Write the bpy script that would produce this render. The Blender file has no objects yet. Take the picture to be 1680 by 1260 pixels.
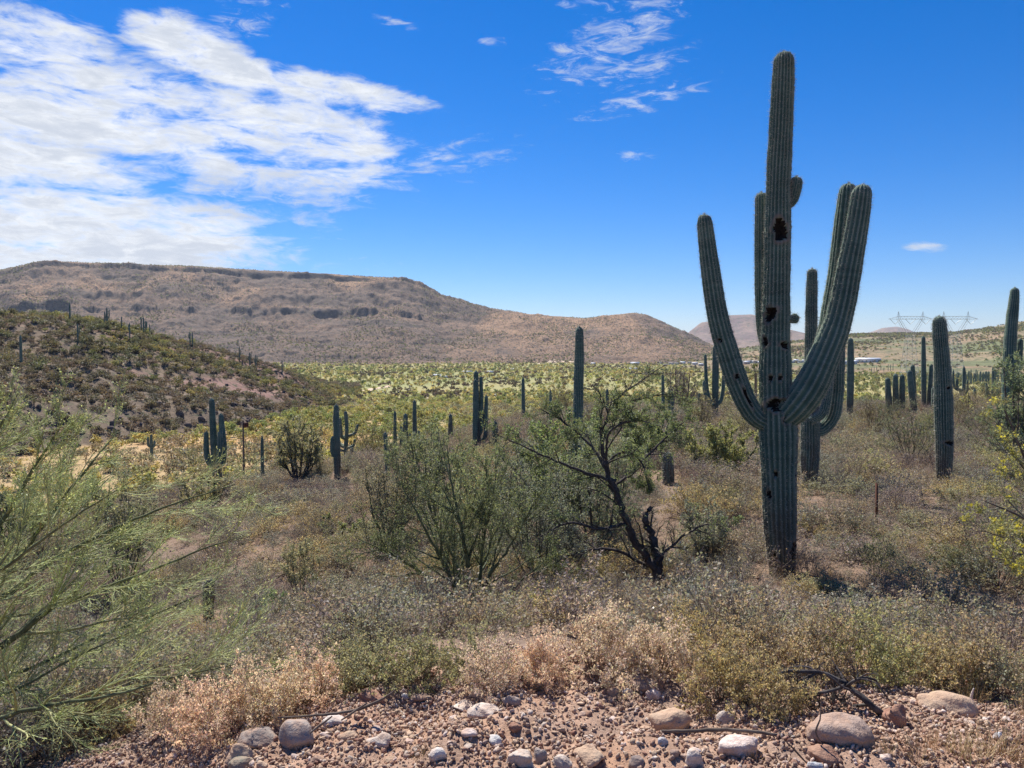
import bpy, math, random
import numpy as np
R = math.radians
SC = bpy.context.scene
COL = SC.collection
rng = np.random.default_rng(7)
random.seed(7)

# ------------------------------------------------------------------ camera
F, CX, CY, HOR = 1250.0, 840.0, 630.0, 570.0      # photograph is 1680 x 1260
EYE = 1.6
HAZE = 0.00006
PITCH = math.atan((CY - HOR) / F)
cam_d = bpy.data.cameras.new('camera')
cam_d.sensor_width = 36.0
cam_d.lens = 36.0 * F / 1680.0
cam_d.clip_start = 0.05
cam_d.clip_end = 40000
cam = bpy.data.objects.new('camera', cam_d)
COL.objects.link(cam)
cam.location = (0, 0, EYE)
cam.rotation_euler = (math.pi / 2 - PITCH, 0, 0)
SC.camera = cam
SC.render.resolution_x, SC.render.resolution_y = 1024, 768
SC.render.engine = 'CYCLES'
SC.cycles.use_denoising = True
SC.cycles.denoiser = 'OPENIMAGEDENOISE'
SC.cycles.denoising_input_passes = 'RGB_ALBEDO_NORMAL'
SC.cycles.denoising_prefilter = 'NONE'
SC.cycles.max_bounces = 6
SC.cycles.diffuse_bounces = 3
SC.cycles.glossy_bounces = 2
SC.cycles.transmission_bounces = 3
SC.cycles.transparent_max_bounces = 6
SC.cycles.volume_bounces = 0
SC.cycles.caustics_reflective = False
SC.cycles.caustics_refractive = False
SC.cycles.sample_clamp_indirect = 6
SC.view_settings.view_transform = 'Standard'
SC.view_settings.look = 'None'
SC.view_settings.gamma = 1.0
SC.view_settings.use_curve_mapping = False
SC.view_settings.exposure = EXPOSURE = 0.66

# ------------------------------------------------------------------ sun
SUN_EL, SUN_AZ = R(54), R(-24)          # azimuth from +Y, negative = left of the view
sd = bpy.data.lights.new('sun', 'SUN')
sd.energy = 5.0
sd.angle = R(0.53)
sd.color = (1.0, 0.955, 0.88)
sun = bpy.data.objects.new('sun', sd)
COL.objects.link(sun)
sx, sy, sz = math.sin(SUN_AZ) * math.cos(SUN_EL), math.cos(SUN_AZ) * math.cos(SUN_EL), math.sin(SUN_EL)
from mathutils import Vector, Matrix
sun.rotation_euler = Vector((sx, sy, sz)).to_track_quat('Z', 'Y').to_euler()
sun.location = (sx * 50, sy * 50, sz * 50)


# ------------------------------------------------------------------ node helpers
class E:
    """a socket with arithmetic: builds Math nodes"""
    def __init__(s, nt, sock):
        s.nt, s.k = nt, sock
    def _m(s, op, o=None, clamp=False, rev=False):
        n = s.nt.nodes.new('ShaderNodeMath')
        n.operation = op
        n.use_clamp = clamp
        a, b = (o, s) if rev else (s, o)
        for i, v in enumerate((a, b)):
            if v is None:
                continue
            if isinstance(v, E):
                s.nt.links.new(v.k, n.inputs[i])
            else:
                n.inputs[i].default_value = v
        return E(s.nt, n.outputs[0])
    def __add__(s, o): return s._m('ADD', o)
    __radd__ = __add__
    def __mul__(s, o): return s._m('MULTIPLY', o)
    __rmul__ = __mul__
    def __sub__(s, o): return s._m('SUBTRACT', o)
    def __rsub__(s, o): return s._m('SUBTRACT', o, rev=True)
    def __truediv__(s, o): return s._m('DIVIDE', o)
    def max(s, o): return s._m('MAXIMUM', o)
    def min(s, o): return s._m('MINIMUM', o)
    def pow(s, o): return s._m('POWER', o)
    def abs(s): return s._m('ABSOLUTE')
    def clamp(s): return s._m('ADD', 0.0, clamp=True)


def ramp(nt, e, a, b, smooth=True):
    n = nt.nodes.new('ShaderNodeMapRange')
    n.interpolation_type = 'SMOOTHSTEP' if smooth else 'LINEAR'
    n.inputs['From Min'].default_value = a
    n.inputs['From Max'].default_value = b
    nt.links.new(e.k, n.inputs['Value'])
    return E(nt, n.outputs['Result'])


def vec(nt, x, y, z):
    n = nt.nodes.new('ShaderNodeCombineXYZ')
    for i, v in enumerate((x, y, z)):
        if isinstance(v, E):
            nt.links.new(v.k, n.inputs[i])
        else:
            n.inputs[i].default_value = v
    return n.outputs[0]


def noise(nt, v, scale, detail=6, rough=0.55, dist=0.0, lac=2.0):
    n = nt.nodes.new('ShaderNodeTexNoise')
    n.inputs['Scale'].default_value = scale
    n.inputs['Detail'].default_value = detail
    n.inputs['Roughness'].default_value = rough
    n.inputs['Lacunarity'].default_value = lac
    n.inputs['Distortion'].default_value = dist
    if v is not None:
        nt.links.new(v, n.inputs['Vector'])
    return E(nt, n.outputs['Fac'])


def mixc(nt, f, a, b, mode='MIX'):
    n = nt.nodes.new('ShaderNodeMix')
    n.data_type = 'RGBA'
    n.blend_type = mode
    ins = [i for i in n.inputs if i.enabled]
    for s, v in ((n.inputs[0], f), (n.inputs[6], a), (n.inputs[7], b)):
        if isinstance(v, E):
            nt.links.new(v.k, s)
        elif hasattr(v, 'is_linked'):
            nt.links.new(v, s)
        elif isinstance(v, (int, float)):
            s.default_value = v
        else:
            s.default_value = (*v, 1)
    return n.outputs[2]


SKY_TINT, SKY_SAT = (0.74, 0.80, 1.01), 1.31
# ------------------------------------------------------------------ sky with clouds (all in world directions)
W = bpy.data.worlds.new('World')
SC.world = W
W.use_nodes = True
W.cycles.sampling_method = 'MANUAL'
W.cycles.sample_map_resolution = 256
nt = W.node_tree
nt.nodes.clear()
wout = nt.nodes.new('ShaderNodeOutputWorld')
bg = nt.nodes.new('ShaderNodeBackground')
bg.inputs['Strength'].default_value = 0.080
sky = nt.nodes.new('ShaderNodeTexSky')
sky.sky_type = 'NISHITA'
sky.sun_disc = False
sky.sun_elevation = SUN_EL
sky.sun_rotation = SUN_AZ
sky.altitude = 700
sky.air_density = 1.0
sky.dust_density = 0.15
sky.ozone_density = 3.0
tc = nt.nodes.new('ShaderNodeTexCoord')
sep = nt.nodes.new('ShaderNodeSeparateXYZ')
nt.links.new(tc.outputs['Generated'], sep.inputs[0])
dx, dy, dz = (E(nt, sep.outputs[i]) for i in range(3))
az = dx._m('ARCTAN2', dy)
el = dz._m('ARCSINE')


def pix_dir(c, r):
    u, v = (c - CX) / F, (CY - r) / F
    cp, sp = math.cos(PITCH), math.sin(PITCH)
    return np.array([u, cp + sp * v, -sp + cp * v])


def azel(c, r):
    d = pix_dir(c, r)
    return math.atan2(d[0], d[1]), math.asin(d[2] / np.linalg.norm(d))


# cloud layer: noise laid out in azimuth and elevation
ae = vec(nt, az, el, 0.0)


def mapped(scale, rot=0.0, loc=(0, 0, 0)):
    n = nt.nodes.new('ShaderNodeMapping')
    n.vector_type = 'POINT'
    n.inputs['Scale'].default_value = (*scale, 1)
    n.inputs['Rotation'].default_value = (0, 0, R(rot))
    n.inputs['Location'].default_value = loc
    nt.links.new(ae, n.inputs['Vector'])
    return n.outputs[0]


def blob(c, r, rc, rr, rot=0.0):
    """soft ellipse round a direction; radii in photograph pixels, 1 in the middle, 0 at the rim, negative outside"""
    a0, e0 = azel(c, r)
    n = nt.nodes.new('ShaderNodeMapping')
    n.vector_type = 'TEXTURE'
    n.inputs['Location'].default_value = (a0, e0, 0)
    n.inputs['Rotation'].default_value = (0, 0, R(-rot))
    n.inputs['Scale'].default_value = (rc / F, rr / F, 1)
    nt.links.new(ae, n.inputs['Vector'])
    l = nt.nodes.new('ShaderNodeVectorMath')
    l.operation = 'LENGTH'
    nt.links.new(n.outputs[0], l.inputs[0])
    return E(nt, l.outputs['Value'])


def union(bs):
    m_ = bs[0]
    for b_ in bs[1:]:
        m_ = m_.min(b_)
    return 1.0 - m_


n_big = noise(nt, mapped((4.6, 17.0), 9, (0, 0, 3.7)), 1.0, 6, 0.62, 0.35)
n_fine = noise(nt, mapped((19.0, 58.0), 7, (0, 0, 9.1)), 1.0, 4, 0.66, 0.6)
m = union([blob(230, 190, 470, 88, 3), blob(520, 232, 185, 88, 6), blob(110, 345, 455, 56, 5), blob(-60, 390, 430, 66, 3),
           blob(60, 62, 115, 50, 0), blob(40, 275, 250, 55, 3), blob(285, 60, 105, 36, 6), blob(-420, 250, 480, 240, 0), blob(370, 112, 140, 34, 8), blob(540, 150, 170, 34, 6)])
dens = ramp(nt, m.min(0.5).max(-2.0) * 1.7 + (n_big - 0.52) * 3.4 + (n_fine - 0.5) * 1.9, -0.05, 0.95)
m2 = union([blob(1000, 75, 140, 50, -26), blob(1040, 112, 110, 26, -10), blob(1040, 168, 110, 18, -10), blob(660, 40, 40, 7, 10), blob(800, 66, 26, 8, 0),
            blob(1045, 255, 42, 12, 0), blob(715, 258, 46, 10, 0), blob(945, 8, 40, 12, 0), blob(395, 28, 70, 26, 0), blob(470, 322, 170, 14, 0)])
n_w = noise(nt, mapped((22.0, 80.0), 16, (0, 0, 1.3)), 1.0, 5, 0.68, 0.9)
dw = ramp(nt, m2.min(0.6).max(-3.0) * 0.85 + (n_w - 0.5) * 3.0 + (n_fine - 0.5) * 1.6, 0.12, 1.35) * 0.85
dw = dw.max(ramp(nt, (1.0 - blob(1515, 404, 26, 10, 0)) * 1.0 + (n_fine - 0.5) * 3.6, 0.0, 1.1) * 0.9)
dens = dens.max(dw)
# cloud shading painted into the colour by noise, greyer mostly where thick
shade = ramp(nt, n_big * 0.6 + n_w * 0.45 + (n_fine - 0.5) * 0.6, 0.36, 0.70)
ccol = mixc(nt, shade, (7.9, 8.1, 8.4), (5.1, 5.55, 6.4))
tint = mixc(nt, 1.0, sky.outputs[0], SKY_TINT, 'MULTIPLY')
hs = nt.nodes.new('ShaderNodeHueSaturation')
hs.inputs['Saturation'].default_value = SKY_SAT
nt.links.new(tint, hs.inputs['Color'])
scol = mixc(nt, dens, hs.outputs[0], ccol)
nt.links.new(scol, bg.inputs['Color'])
nt.links.new(bg.outputs[0], wout.inputs['Surface'])


# ------------------------------------------------------------------ numeric noise for the terrain
def _hash(ix, iy, s):
    h = (ix.astype(np.int64) * 374761393 + iy.astype(np.int64) * 668265263 + s * 1274126177) & 0x7fffffff
    h = ((h ^ (h >> 13)) * 1274126177) & 0x7fffffff
    return ((h ^ (h >> 16)) & 0xffff) / 65535.0


def vnoise(x, y, s=0):
    ix, iy = np.floor(x), np.floor(y)
    fx, fy = x - ix, y - iy
    fx, fy = fx * fx * (3 - 2 * fx), fy * fy * (3 - 2 * fy)
    a, b = _hash(ix, iy, s), _hash(ix + 1, iy, s)
    c, d = _hash(ix, iy + 1, s), _hash(ix + 1, iy + 1, s)
    return (a + (b - a) * fx) * (1 - fy) + (c + (d - c) * fx) * fy - 0.5


def fbm(x, y, o=4, s=0, g=0.5):
    v, a = 0.0, 1.0
    for i in range(o):
        v = v + a * vnoise(x, y, s + i * 17)
        x, y, a = x * 2.03 + 11.3, y * 2.03 - 7.1, a * g
    return v


def sstep(a, b, x):
    t = np.clip((x - a) / (b - a), 0, 1)
    return t * t * (3 - 2 * t)


# ------------------------------------------------------------------ terrain
HILL = np.array([(-900, 500, 230, 70), (-200, 508, 250, 95), (0, 520, 260, 118), (100, 524, 265, 125), (170, 532, 270, 130), (240, 548, 275, 135),
                 (330, 572, 285, 145), (400, 592, 290, 160), (470, 609, 300, 195), (560, 626, 320, 240), (650, 640, 340, 300), (700, 646, 345, 335)], float)
MESA = np.array([(-1500, 500), (-300, 478), (-100, 462), (0, 445), (35, 438), (60, 432), (80, 430), (300, 437), (480, 447), (650, 457), (690, 463), (725, 485), (800, 505),
                 (870, 516), (960, 522), (1000, 517), (1040, 513), (1060, 517), (1080, 526), (1130, 548), (1170, 568), (1215, 600)], float)
FARM = np.array([(1060, 590), (1110, 560), (1130, 545), (1150, 530), (1170, 528), (1192, 518), (1232, 516), (1252, 521), (1290, 540), (1330, 549), (1400, 566)], float)
FARB = np.array([(1390, 560), (1410, 548), (1430, 544), (1446, 538), (1470, 536), (1488, 540), (1510, 550), (1560, 560)], float)
RIDGE = np.array([(1050, 600), (1150, 582), (1250, 566), (1340, 555), (1400, 548), (1500, 547), (1560, 546), (1600, 541), (1640, 534), (1680, 527), (1900, 500), (2600, 480)], float)


_CA = [1.0]


def COSA(r):
    return _CA[0]


def crest_z(row, r):
    return EYE + r * COSA(r) * (HOR - row) / F


def prof(t, xs, ys):
    return np.interp(t, xs, ys)


NEAR_Y = [0, 3.3, 4.0, 5.0, 6.5, 8.0, 10.0, 12.5, 20, 40]
NEAR_Z = [0, 0.0, -.10, -.38, -.84, -1.18, -1.40, -1.52, -1.58, -1.35]


def terrain(x, y):
    """height and zone weights; works on arrays"""
    x = np.asarray(x, float); y = np.asarray(y, float)
    r = np.hypot(x, y)
    u = x / np.maximum(np.abs(y), 0.3 * r + 1e-6)
    u = np.where(y > 0, u, np.sign(x) * np.maximum(np.abs(u), 1.5))
    col = CX + F * np.clip(u, -2.2, 2.2)
    _CA[0] = 1 / np.sqrt(1 + np.clip(u, -1.1, 1.1) ** 2)
    # bench the photographer stands on
    b = np.interp(np.where(y > 0, r * 0.985, 0), NEAR_Y, NEAR_Z)
    b = b - 0.08 * sstep(11, 15, r) - 0.146 * np.maximum(4.4 - x, 0) ** 1.0 * sstep(5.0, 14, r) * (1 - 0.4 * sstep(30, 80, -x))
    b = b - 0.20 * np.maximum(-x - 0.55, 0) * (1 - sstep(4, 10, r))
    b = b + 0.06 * np.maximum(x - 1.6, 0) * sstep(2, 3.4, r) * (1 - sstep(5, 9, r))
    b = b + 0.10 * fbm(x * 0.9, y * 0.9, 4, 3) * sstep(2.2, 4.5, r) + 0.55 * fbm(x * 0.11, y * 0.11, 4, 5) * sstep(8, 16, r)
    b = b + 0.05 * fbm(x * 5, y * 5, 4, 9) * (1 - sstep(10, 20, r)) + .10 * fbm(x * 2.4, y * 2.4, 3, 8) * sstep(2, 2.6, r) * (1 - sstep(3.6, 4.6, r))
    edge = np.interp(col, [-300, 300, 520, 700, 900, 1200, 1400, 2000], [26, 27, 27, 30, 36, 40, 44, 50])
    val = -13.6 - 4.8 * sstep(80, 350, r) - 2.0 * sstep(350, 900, r) + 0.9 * fbm(x * 0.018, y * 0.018, 4, 21)
    s = sstep(0, 1, (r - edge) / 52.0)
    z = b * (1 - s) + val * s
    # left hill
    hr, hc, hb = (np.interp(col, HILL[:, 0], HILL[:, i]) for i in (1, 2, 3))
    amp = 1 - sstep(470, 580, col)
    zc = crest_z(hr, hc) * amp + (-17) * (1 - amp)
    hb = hb + 16 * fbm(x * 0.02, y * 0.02, 3, 31)
    t = (r - hb) / (hc - hb)
    g = prof(np.clip(t, 0, 1), [0, .12, .36, .46, .70, .9, 1], [0, .22, .50, .53, .80, .96, 1])
    back = sstep(0, 260, r - hc)
    zh = (-16.5 + (zc + 16.5) * g) * (1 - back) + (-24) * back
    zh = zh + sstep(0, .15, t) * (3.6 * fbm(x * 0.034, y * 0.034, 5, 33, .6)) * (1 - back * .5)
    zh = np.where((t < 0) | (col > 590), -60, zh)
    hill = zh - z
    z = np.maximum(z, zh)
    # mesa and its foothills
    mr = np.interp(col, MESA[:, 0], MESA[:, 1])
    gul = fbm(x * 0.011, y * 0.011, 5, 41, .6) * 0.07 + 0.05 * fbm(col * 0.02, r * 0.004, 4, 43)
    Rc, Rb = 1720.0, 1010.0 + 60 * fbm(col * 0.006, 0 * r, 3, 44)
    t0 = (r - Rb) / (Rc - Rb)
    t = t0 + gul * sstep(0, .12, t0) * (1 - sstep(.90, 1.0, t0))
    mc = 0.012 * fbm(col * 0.03, 0 * r, 3, 47)
    g = prof(np.clip(t + 0 * mc, 0, 1), [0, .10, .113, .30, .304, .45, .454, .60, .612, .70, .705, .78, .784, .86, .864, .945, .955, .99, 1], [0, .055, .08, .18, .195, .30, .318, .445, .515, .61, .632, .705, .722, .80, .82, .905, .962, .994, 1])
    gs = prof(np.clip(t, 0, 1), [0, .3, .7, .9, 1], [0, .16, .62, .9, 1])
    k = sstep(700, 800, col)
    led = np.maximum(sstep(-.32, .12, fbm(col * 0.03, r * .004, 5, 48, .65)), sstep(.88, .93, t) * sstep(-.6, -.2, fbm(col * 0.03, r * .002, 4, 46, .6))) * (1 - k)
    gm = prof(np.clip(t, 0, 1), [0, .12, .38, .62, .80, .94, 1], [0, .07, .235, .49, .72, .915, 1])
    g = g * led + (gm * (1 - k) + gs * k) * (1 - led)
    zc = crest_z(mr, Rc)
    back = sstep(0, 500, r - Rc) * (1 - sstep(300, 700, 1200 - col) * 0.93)
    zm = (-22 + (zc + 22) * g) * (1 - back) + (-40) * back
    rug = sstep(0, .08, t0) * (1 - sstep(.955, .99, t0) * .85)
    zm = zm + rug * (6.0 * fbm(x * 0.03, y * 0.03, 5, 49, .62) + 9.0 * fbm(x * 0.008, y * 0.008, 3, 51))
    zm = np.where(t0 < 0, -90, zm)
    mesa = zm - z
    z = np.maximum(z, zm)
    # right ridge
    rr = np.interp(col, RIDGE[:, 0], RIDGE[:, 1])
    Rc, Rb = 1500.0, 560.0
    t = (r - Rb) / (Rc - Rb)
    zc = crest_z(rr, Rc)
    zr = (-22 + (zc + 22) * prof(np.clip(t, 0, 1), [0, .25, .6, 1], [0, .16, .52, 1])) - 25 * sstep(0, 900, r - Rc)
    zr = zr + sstep(0, .15, t) * (5.0 * fbm(x * 0.012 + y * .004, y * 0.007, 4, 61) * (1 - .7 * sstep(.85, 1, t)))
    zr = np.where(t < 0, -90, zr)
    ridge = zr - z
    z = np.maximum(z, zr)
    # far mesa and far butte
    far = np.full_like(z, -90.)
    for tab, Rc, Rb, sd_ in ((FARM, 4200., 3000., 71), (FARB, 6600., 5600., 75)):
        fr = np.interp(col, tab[:, 0], tab[:, 1])
        t = (r - Rb) / (Rc - Rb)
        zc = np.maximum(crest_z(fr, Rc), -30)
        zf = (-25 + (zc + 25) * prof(np.clip(t + .05 * fbm(x * .004, y * .004, 4, sd_), 0, 1), [0, .45, .8, .9, .96, 1], [0, .2, .66, .93, .99, 1])) * 1.0
        zf = zf - 400 * sstep(200, 1500, r - Rc) + sstep(0, .2, t) * (1 - sstep(.9, 1, t)) * 16 * fbm(x * .005, y * .005, 4, sd_ + 3)
        zf = np.where(t < 0, -90, zf)
        far = np.maximum(far, zf)
    fard = far - z
    z = np.maximum(z, far)
    zone = np.zeros(z.shape, int)
    zone[hill > 0] = 1
    zone[mesa > 0] = 2
    zone[(ridge > 0)] = 3
    zone[(fard > 0)] = 4
    return z, zone, s, col, r


def H(x, y):
    z = terrain(np.array([x], float), np.array([y], float))[0]
    return float(z[0])


def at_depth(c, r, Y):
    d = pix_dir(c, r)
    p = d * (Y / d[1])
    return np.array([p[0], p[1], p[2] + EYE])


def ground_hit(c, r, lo=2.0, hi=6000):
    """where the sight line through a pixel meets the ground"""
    d = pix_dir(c, r)
    Ys = np.geomspace(lo, hi, 1500)
    P = np.outer(Ys / d[1], d)
    z = terrain(P[:, 0], P[:, 1])[0]
    k = np.nonzero(P[:, 2] + EYE <= z)[0]
    i = k[0] if len(k) else len(Ys) - 1
    return float(P[i, 0]), float(P[i, 1]), float(z[i])


def geom(a, b, q):
    n = max(2, int(math.log(b / a) / math.log(q)))
    return list(np.geomspace(a, b, n, endpoint=False))


radii = np.array(geom(0.8, 4.6, 1.010) + geom(4.6, 60, 1.016) + geom(60, 120, 1.025) + geom(120, 350, 1.011) + geom(350, 1000, 1.018)
                 + geom(1000, 1760, 1.0042) + geom(1760, 3000, 1.03) + geom(3000, 4300, 1.008) + geom(4300, 5600, 1.03) + geom(5600, 6800, 1.008) + geom(6800, 9500, 1.06) + [9500.])
angs = np.concatenate([np.radians(np.linspace(-180, -46, 40, endpoint=False)), np.radians(np.linspace(-46, 46, 520, endpoint=False)), np.radians(np.linspace(46, 180, 40, endpoint=False))])
AA, RR = np.meshgrid(angs, radii)
GX, GY = RR * np.sin(AA), RR * np.cos(AA)
GZ, GZONE, GS, GCOL, GR = terrain(GX, GY)


def mixa(a, b, t):
    return a + (b - a) * t[..., None]


def A3(*c):
    return np.array(c, float)


def bank_mask(x, y, col, r):
    """bare reddish cut banks on the hill"""
    b_ = np.interp(col, [150, 230, 330, 400, 460, 520], [195, 196, 200, 214, 226, 240])
    n_ = fbm(x * .05, y * .05, 3, 95)
    return sstep(9, 4, np.abs(r - b_) + 10 * n_) * sstep(190, 230, col) * sstep(500, 450, col) * (1 - .9 * sstep(.0, .2, np.abs((col - 370) / 100.) < .16)) if False else (1 - sstep(5, 11, np.abs(r - b_) + 10 * n_)) * sstep(190, 235, col) * (1 - sstep(440, 490, col))


# real surface colours of the ground, by place
def ground_colour(x, y, zone, s, col, r, z):
    n1 = fbm(x * 0.35, y * 0.35, 4, 81) + .5
    n2 = fbm(x * 0.05, y * 0.05, 4, 83) + .5
    n3 = fbm(x * 0.012, y * 0.012, 4, 85) + .5
    n4 = fbm(x * 2.2, y * 2.2, 4, 87) + .5
    grav = mixa(A3(.42, .26, .175), A3(.36, .25, .19), np.clip(n4 * 1.6 - .3, 0, 1))
    soil = mixa(A3(.19, .138, .105), A3(.235, .16, .11), np.clip(n1 * 2 - .5, 0, 1))
    c = mixa(grav, soil, sstep(3.6, 5.5, r))
    dry = mixa(A3(.48, .30, .15), A3(.40, .29, .15), np.clip(n2 * 2 - .5, 0, 1))
    grn = mixa(A3(.34, .30, .13), A3(.27, .28, .12), np.clip(n3 * 2 - .5, 0, 1))
    valley = mixa(dry, grn, np.clip(sstep(125, 270, r) + sstep(500, 800, col) * .5, 0, 1))
    c = mixa(c, valley, sstep(0.25, .8, s))
    hill = mixa(A3(.15, .115, .085), A3(.20, .15, .105), np.clip(n2 * 2 - .5, 0, 1))
    hill = mixa(hill, A3(.25, .15, .12), sstep(.6, .75, n3) * .7)
    hill = mixa(hill, A3(.25, .15, .125), bank_mask(x, y, col, r) * .9)
    c = np.where((zone == 1)[..., None], hill, c)
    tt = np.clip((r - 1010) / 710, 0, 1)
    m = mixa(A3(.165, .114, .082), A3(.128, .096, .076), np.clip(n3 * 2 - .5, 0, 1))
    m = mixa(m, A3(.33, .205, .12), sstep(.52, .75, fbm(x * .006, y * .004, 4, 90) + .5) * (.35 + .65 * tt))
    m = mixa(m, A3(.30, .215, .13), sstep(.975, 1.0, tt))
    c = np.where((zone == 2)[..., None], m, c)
    rd = mixa(A3(.24, .19, .115), A3(.29, .20, .125), np.clip(n3 * 2 - .5, 0, 1))
    rd = mixa(rd, A3(.16, .17, .085), sstep(.45, .7, fbm(x * .02 + y * .008, y * .006, 4, 92) + .5))
    c = np.where((zone == 3)[..., None], rd, c)
    fc = mixa(A3(.20, .14, .12), A3(.26, .18, .13), np.clip(n3 * 2 - .5, 0, 1))
    c = np.where((zone == 4)[..., None], fc, c)
    return c


# cliffs: bare dark rock where the sheet is steep
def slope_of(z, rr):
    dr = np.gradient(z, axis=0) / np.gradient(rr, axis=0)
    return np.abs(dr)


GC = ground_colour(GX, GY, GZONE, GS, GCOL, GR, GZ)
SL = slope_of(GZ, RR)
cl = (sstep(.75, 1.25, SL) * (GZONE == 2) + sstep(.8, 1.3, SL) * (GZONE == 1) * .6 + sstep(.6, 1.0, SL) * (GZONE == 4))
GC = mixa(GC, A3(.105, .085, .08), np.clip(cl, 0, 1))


def new_mat(name):
    m = bpy.data.materials.new(name)
    m.use_nodes = True
    m.node_tree.nodes.clear()
    o = m.node_tree.nodes.new('ShaderNodeOutputMaterial')
    return m, m.node_tree, o


def attr_col(nt, name='Col'):
    n = nt.nodes.new('ShaderNodeAttribute')
    n.attribute_name = name
    return n.outputs['Color']


def pbsdf(nt, col, rough=0.9, spec=0.2, normal=None):
    p = nt.nodes.new('ShaderNodeBsdfPrincipled')
    if isinstance(col, tuple):
        p.inputs['Base Color'].default_value = (*col, 1)
    else:
        nt.links.new(col, p.inputs['Base Color'])
    p.inputs['Roughness'].default_value = rough
    p.inputs['Specular IOR Level'].default_value = spec
    if normal is not None:
        nt.links.new(normal, p.inputs['Normal'])
    return p


def bump(nt, h, strength, dist):
    b = nt.nodes.new('ShaderNodeBump')
    b.inputs['Strength'].default_value = strength
    b.inputs['Distance'].default_value = dist
    nt.links.new(h.k, b.inputs['Height'])
    return b.outputs[0]


def pos(nt):
    return nt.nodes.new('ShaderNodeNewGeometry').outputs['Position']


def terrain_mat(name, s1, s2, speck_scale, speck_col, speck_lo, bump_d, strata=False, grit=False):
    m, nt, o = new_mat(name)
    P = pos(nt)
    a = noise(nt, P, s1, 6, .6)
    b = noise(nt, P, s2, 4, .6)
    base = attr_col(nt)
    c = mixc(nt, ramp(nt, a, .3, .7), (.80, .80, .80), (1.22, 1.20, 1.18))
    c = mixc(nt, 1.0, base, c, 'MULTIPLY')
    if strata:
        mp = nt.nodes.new('ShaderNodeMapping'); mp.inputs['Scale'].default_value = (.004, .004, .09); nt.links.new(P, mp.inputs['Vector'])
        c = mixc(nt, ramp(nt, noise(nt, mp.outputs[0], 1.0, 5, .65), .42, .66) * .5, c, (.30, .19, .12))
    sp = noise(nt, P, speck_scale, 3, .55)
    c = mixc(nt, ramp(nt, sp, speck_lo, speck_lo + .10), c, speck_col)
    h = a + b * 0.5
    if grit:
        gn = noise(nt, P, 170, 4, .7)
        c = mixc(nt, ramp(nt, gn, .56, .66) * .55, c, (.20, .13, .095))
        c = mixc(nt, ramp(nt, noise(nt, P, 110, 4, .7), .58, .68) * .55, c, (.55, .42, .33))
        h = h + gn * 0.5
    p = pbsdf(nt, c, .95, .1, bump(nt, h, .6, bump_d))
    nt.links.new(p.outputs[0], o.inputs[0])
    return m


M_GROUND = terrain_mat('desert_soil', 9.0, 60.0, 3.2, (.20, .15, .115), .60, .03, False, True)
M_HILL = terrain_mat('hillside_soil', .5, 2.4, .55, (.10, .098, .06), .55, .5)
M_MESA = terrain_mat('mesa_slope', .035, .25, .30, (.075, .068, .058), .51, 4.0, True)
M_RIDGE = terrain_mat('ridge_slope', .06, .25, .16, (.12, .125, .065), .50, 2.0)
M_FAR = terrain_mat('far_slope', .02, .08, .05, (.14, .12, .09), .52, 8.0)

nR, nA = GX.shape
idx = np.arange(nR * nA).reshape(nR, nA)
q = np.stack([idx[:-1, :], np.roll(idx, -1, 1)[:-1, :], np.roll(idx, -1, 1)[1:, :], idx[1:, :]], -1).reshape(-1, 4)
zq = GZONE.reshape(-1)[q]
zface = zq.max(1)
VV = np.stack([GX, GY, GZ], -1).reshape(-1, 3)
CC = GC.reshape(-1, 3)


def mesh_np(name, V, Fq, mats, colr=None, smooth=False, mi=None, corner_col=False):
    """mesh from arrays; Fq is an (n,k) int array or a list of such arrays"""
    Fs = [f for f in (Fq if isinstance(Fq, list) else [Fq]) if len(f)]
    me = bpy.data.meshes.new(name)
    V = np.asarray(V, np.float32)
    loops = np.concatenate([f.reshape(-1) for f in Fs]).astype(np.int32)
    tot = np.concatenate([np.full(len(f), f.shape[1], np.int32) for f in Fs])
    start = np.concatenate([[0], np.cumsum(tot)[:-1]]).astype(np.int32)
    me.vertices.add(len(V)); me.vertices.foreach_set('co', V.reshape(-1))
    me.loops.add(len(loops)); me.loops.foreach_set('vertex_index', loops)
    me.polygons.add(len(tot)); me.polygons.foreach_set('loop_start', start)
    me.polygons.foreach_set('loop_total', tot)
    if smooth:
        me.polygons.foreach_set('use_smooth', np.ones(len(tot), bool))
    for m_ in (mats if isinstance(mats, (list, tuple)) else [mats]):
        me.materials.append(m_)
    if mi is not None:
        me.polygons.foreach_set('material_index', np.asarray(mi, np.int32))
    if colr is not None:
        at = me.color_attributes.new('Col', 'FLOAT_COLOR', 'POINT')
        c4 = np.ones((len(V), 4), np.float32)
        c4[:, :3] = colr
        at.data.foreach_set('color', c4.reshape(-1))
    me.update()
    me.validate()
    return me


def link(name, me, parent=None, loc=None, **props):
    o = bpy.data.objects.new(name, me)
    COL.objects.link(o)
    if parent is not None:
        o.parent = parent
    if loc is not None:
        o.location = loc
    for k_, v_ in props.items():
        o[k_] = v_
    return o


def sub_mesh(V, Fq, C=None):
    u, inv = np.unique(Fq.reshape(-1), return_inverse=True)
    return V[u], inv.reshape(Fq.shape), (C[u] if C is not None else None)


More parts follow.
